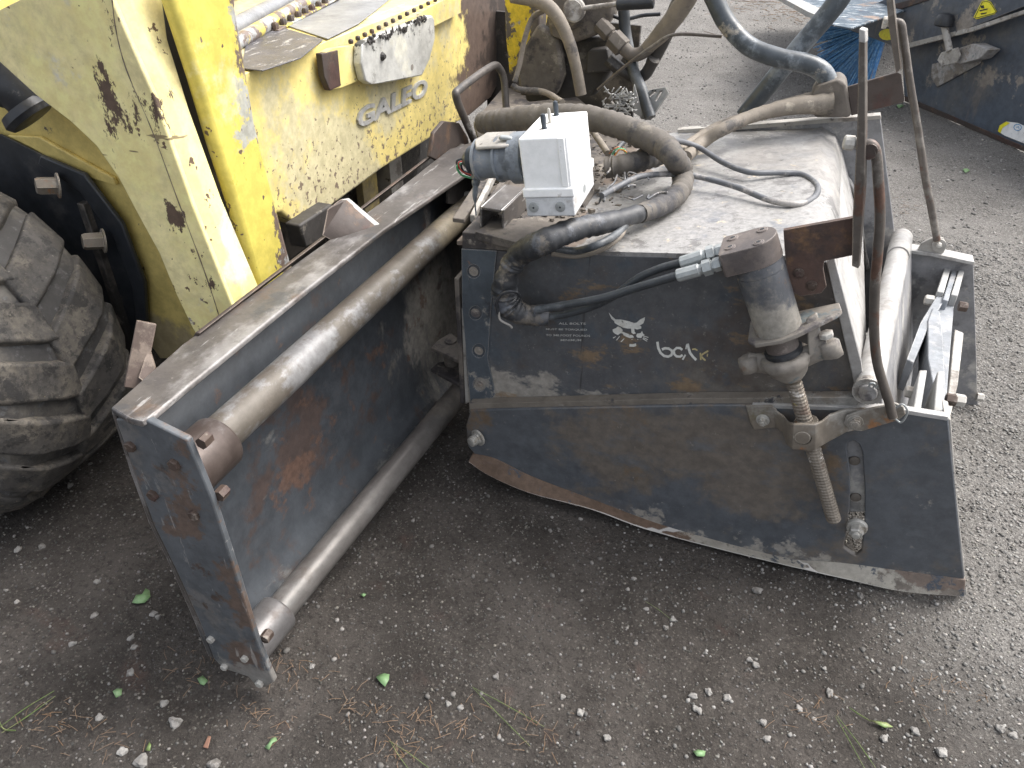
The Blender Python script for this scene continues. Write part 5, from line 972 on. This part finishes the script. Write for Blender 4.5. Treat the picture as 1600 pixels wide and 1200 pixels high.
# ================================================================ leaves, grass, straw, stones
def gz(x, y): return float(gh(np.array([x]), np.array([y]))[0])
def gS(px, py):
    p = S(px, py, z=0); 
    for _ in range(3): p = S(px, py, z=gz(p.x, p.y))
    return p
def leaf(pts, label, mat=m_leaf, lift=.006, group=None):
    bm = bmesh.new(); P = [gS(a, b) for a, b in pts]; c = sum(P, Vector())/len(P); c.z += lift+.004
    vs = [bm.verts.new(p+Vector((0, 0, lift+random.uniform(-.002, .004)))) for p in P]; vc = bm.verts.new(c)
    for i in range(len(vs)): bm.faces.new([vs[i], vs[(i+1) % len(vs)], vc])
    o = obj('leaf', bm, mat, None, smooth=True, ang=80); sm = o.modifiers.new('s', 'SOLIDIFY'); sm.thickness = .0006; return tag(o, label, 'leaf', group)
leaf([(207, 944), (214, 933), (223, 930), (229, 923), (235, 925), (236, 935), (227, 944), (216, 947)], 'largest light green leaf left of the steel end plate')
leaf([(588, 1062), (592, 1056), (601, 1055), (609, 1056), (608, 1066), (602, 1075), (595, 1070)], 'light green torn leaf below the end plate foot, bottom centre')
leaf([(309, 1063), (318, 1058), (326, 1066), (320, 1074), (314, 1072)], 'small green leaf just left of the end plate foot')
leaf([(178, 1084), (184, 1079), (192, 1078), (191, 1088), (182, 1092)], 'small dark green leaf on the soil at lower left')
leaf([(1082, 1176), (1090, 1173), (1102, 1177), (1100, 1184), (1088, 1185)], 'pale greyish green leaf at the bottom edge right of centre')
leaf([(563, 932), (569, 929), (573, 931), (569, 935)], 'tiny green leaf on the dark soil below the lower tube')
leaf([(414, 1170), (421, 1162), (424, 1155), (432, 1154), (434, 1160), (427, 1164), (421, 1174)], 'small two lobed green leaf at the bottom edge left of centre')
leaf([(1400, 166), (1408, 163), (1412, 167), (1404, 171)], 'small green leaf on the gravel beside the broom hood')
leaf([(1503, 267), (1510, 264), (1515, 268), (1508, 272)], 'small green leaf on the gravel at the right edge')
leaf([(1356, 1128), (1384, 1132), (1394, 1139), (1380, 1141)], 'long narrow pale green leaf at lower right', m_grass)
leaf([(229, 1176), (234, 1160), (238, 1168), (236, 1176)], 'small yellowish leaf at the bottom left', m_grass)
def blade(pts, label, mat=m_grass, r=.0016, cat='grass blade'):
    P = [gS(a, b)+Vector((0, 0, .006)) for a, b in pts]; o = tube('grass_blade', P, [r*.5, r, r*.6], mat, None, 5, flat=.5); return tag(o, label, cat)
blade([(0, 1140), (40, 1110), (86, 1082)], 'upper of the two long grass blades at the left bottom edge')
blade([(4, 1148), (44, 1122), (88, 1090)], 'lower of the two long grass blades at the left bottom edge')
blade([(0, 1128), (8, 1142), (26, 1144)], 'bent bright green grass tuft stem at the left bottom edge', r=.003)
blade([(738, 1076), (790, 1104), (850, 1138)], 'longest grass blade near the bottom centre, pointing right')
blade([(740, 1078), (780, 1120), (828, 1168)], 'grass blade splitting downward from the longest one, bottom centre')
blade([(608, 1160), (640, 1180), (672, 1204)], 'upper grass blade cut by the bottom edge left of centre')
blade([(612, 1164), (624, 1184), (640, 1206)], 'lower grass blade cut by the bottom edge left of centre')
blade([(1304, 1122), (1326, 1160), (1350, 1204)], 'left grass blade of the pair at lower right')
blade([(1306, 1120), (1340, 1164), (1368, 1204)], 'right grass blade of the pair at lower right')
blade([(1326, 1108), (1340, 1118), (1360, 1130)], 'short pale grass blade at lower right', r=.0022)
blade([(1008, 942), (1030, 956), (1050, 972)], 'thin dark grass blade under the skid shoe edge', r=.001)
blade([(1440, 1118), (1448, 1130), (1454, 1144)], 'thin straw coloured blade at lower right', m_straw, .0012)
blade([(1100, 50), (1118, 55), (1130, 57)], 'thin stalk end lying on the bright gravel behind', m_straw, .003)
# bark chip
o = prism('bark_chip', [p+Vector((0, 0, .004)) for p in (gS(318, 1170), gS(326, 1152), gS(331, 1153), (gS(326, 1172)))], (0, 0, .003), m_barkc); tag(o, 'reddish brown bark chip near the bottom left edge', 'bark chip')
# loose bigger stones: individuals sharing a few meshes
stone_me = []
for k in range(6):
    bm = bmesh.new(); bmesh.ops.create_icosphere(bm, subdivisions=2, radius=1)
    for v_ in bm.verts: v_.co *= 1+.26*(math.sin(v_.co.x*3+k)*math.cos(v_.co.y*4+k*2)+random.uniform(-.35, .35)); 
    me = bpy.data.meshes.new('stone'); bm.to_mesh(me); bm.free(); me.materials.append(m_stone)
    for p_ in me.polygons: p_.use_smooth = False
    stone_me.append(me)
known = [(274, 1130, 9), (152, 910, 5), (241, 960, 6), (248, 965, 5), (148, 962, 5), (204, 1052, 6), (256, 1100, 6), (155, 1122, 5), (192, 1175, 7), (222, 1192, 10), (205, 998, 5), (488, 1042, 5), (775, 1058, 5), (335, 1196, 8), (210, 1012, 5), (114, 1007, 5),
 (1083, 1088, 6), (1107, 1082, 6), (1092, 1112, 6), (1136, 1092, 6), (1086, 1108, 5), (1051, 968, 5), (1183, 924, 7), (1344, 932, 6), (1171, 1032, 5), (949, 1154, 6), (907, 1114, 6), (879, 1090, 5), (1198, 1156, 6), (1296, 1084, 7), (1192, 1130, 6), (1248, 1108, 5), (1430, 1144, 6), (700, 1100, 5), (720, 1106, 5), (1563, 1140, 7), (1582, 1150, 6), (1380, 1155, 6), (1470, 1176, 7), (1040, 982, 5), (1010, 952, 4), (66, 855, 5), (110, 760, 5), (28, 860, 5), (1180, 1040, 5), (1288, 1045, 4), (990, 905, 4), (860, 830, 4)]
for k, (a, b, r_) in enumerate(known):
    p = gS(a, b); dist_ = (p-CAM).length; rr = r_*dist_/FPX*.95
    o = link(bpy.data.objects.new('stone', stone_me[k % 6])); o.location = (p.x, p.y, p.z+rr*.3); o.scale = (rr*random.uniform(.9, 1.2), rr*random.uniform(.75, 1), rr*random.uniform(.5, .75)); o.rotation_euler = (random.uniform(-.2, .2), random.uniform(-.2, .2), random.uniform(0, 6))
    tag(o, 'loose pale stone lying on the ground among the finer gravel', 'stone', 'larger loose stones on the ground')
# dry plant scraps, uncountable
bm = bmesh.new()
cl = [(160, 1150, 70), (80, 1130, 60), (560, 1110, 60), (640, 1130, 50), (450, 1050, 60), (300, 1040, 50), (840, 1140, 60), (1180, 10, 50), (1240, 20, 40), (1410, 325, 30), (1460, 1080, 60), (400, 1120, 60), (1270, 1120, 60), (620, 1175, 40), (720, 1130, 60)]
for cx_, cy_, sp in cl:
    for k in range(26 if cy_ > 300 else 50):
        p = gS(cx_+random.gauss(0, sp*.55), max(3, cy_+random.gauss(0, sp*.3))); an = random.uniform(0, 6.28); L_ = random.uniform(.008, .034)*(1 if cy_ > 300 else 4); e = Vector((math.cos(an), math.sin(an), random.uniform(-.05, .15)))*L_
        add_tube(bm, [p+Vector((0, 0, .004)), p+e*.5+Vector((random.uniform(-.003, .003), 0, .006)), p+e+Vector((0, 0, .004))], .0006 if cy_ > 300 else .002, 4, bend=False)
o = obj('dry_scraps', bm, m_straw); o['kind'] = 'stuff'

# crumbs of dirt and asphalt lying on the planer's left deck, and small loose wires there
bm = bmesh.new()
for k in range(520):
    q = S(random.uniform(748, 1010), random.uniform(205, 372), z=.740); 
    if q.y < 1.56: continue
    r_ = random.uniform(.0015, .008)*random.random()+.0015; d = Vector((random.uniform(-1, 1), random.uniform(-1, 1), random.uniform(-.3, .3)))
    e1_ = basis(d)[1]; add_box(bm, q+Vector((0, 0, r_*.3)), d, e1_, d.cross(e1_), r_*2, r_*1.5, r_)
o = obj('dirt_crumbs', bm, m_grime); o['kind'] = 'stuff'
for k in range(9):
    a, b = random.uniform(935, 1010), random.uniform(268, 320); P = [S(a, b, z=.79)]
    for i in range(4): a += random.uniform(-5, 16); b += random.uniform(-12, 12); P.append(S(a, b, z=.79+random.uniform(0, .03)))
    tag(tube('loose_wire', P, .0022, m_cable, None, 6), 'thin dusty loose wire tangled on the deck right of the white box', 'loose wire', 'loose wires tangled right of the white box')
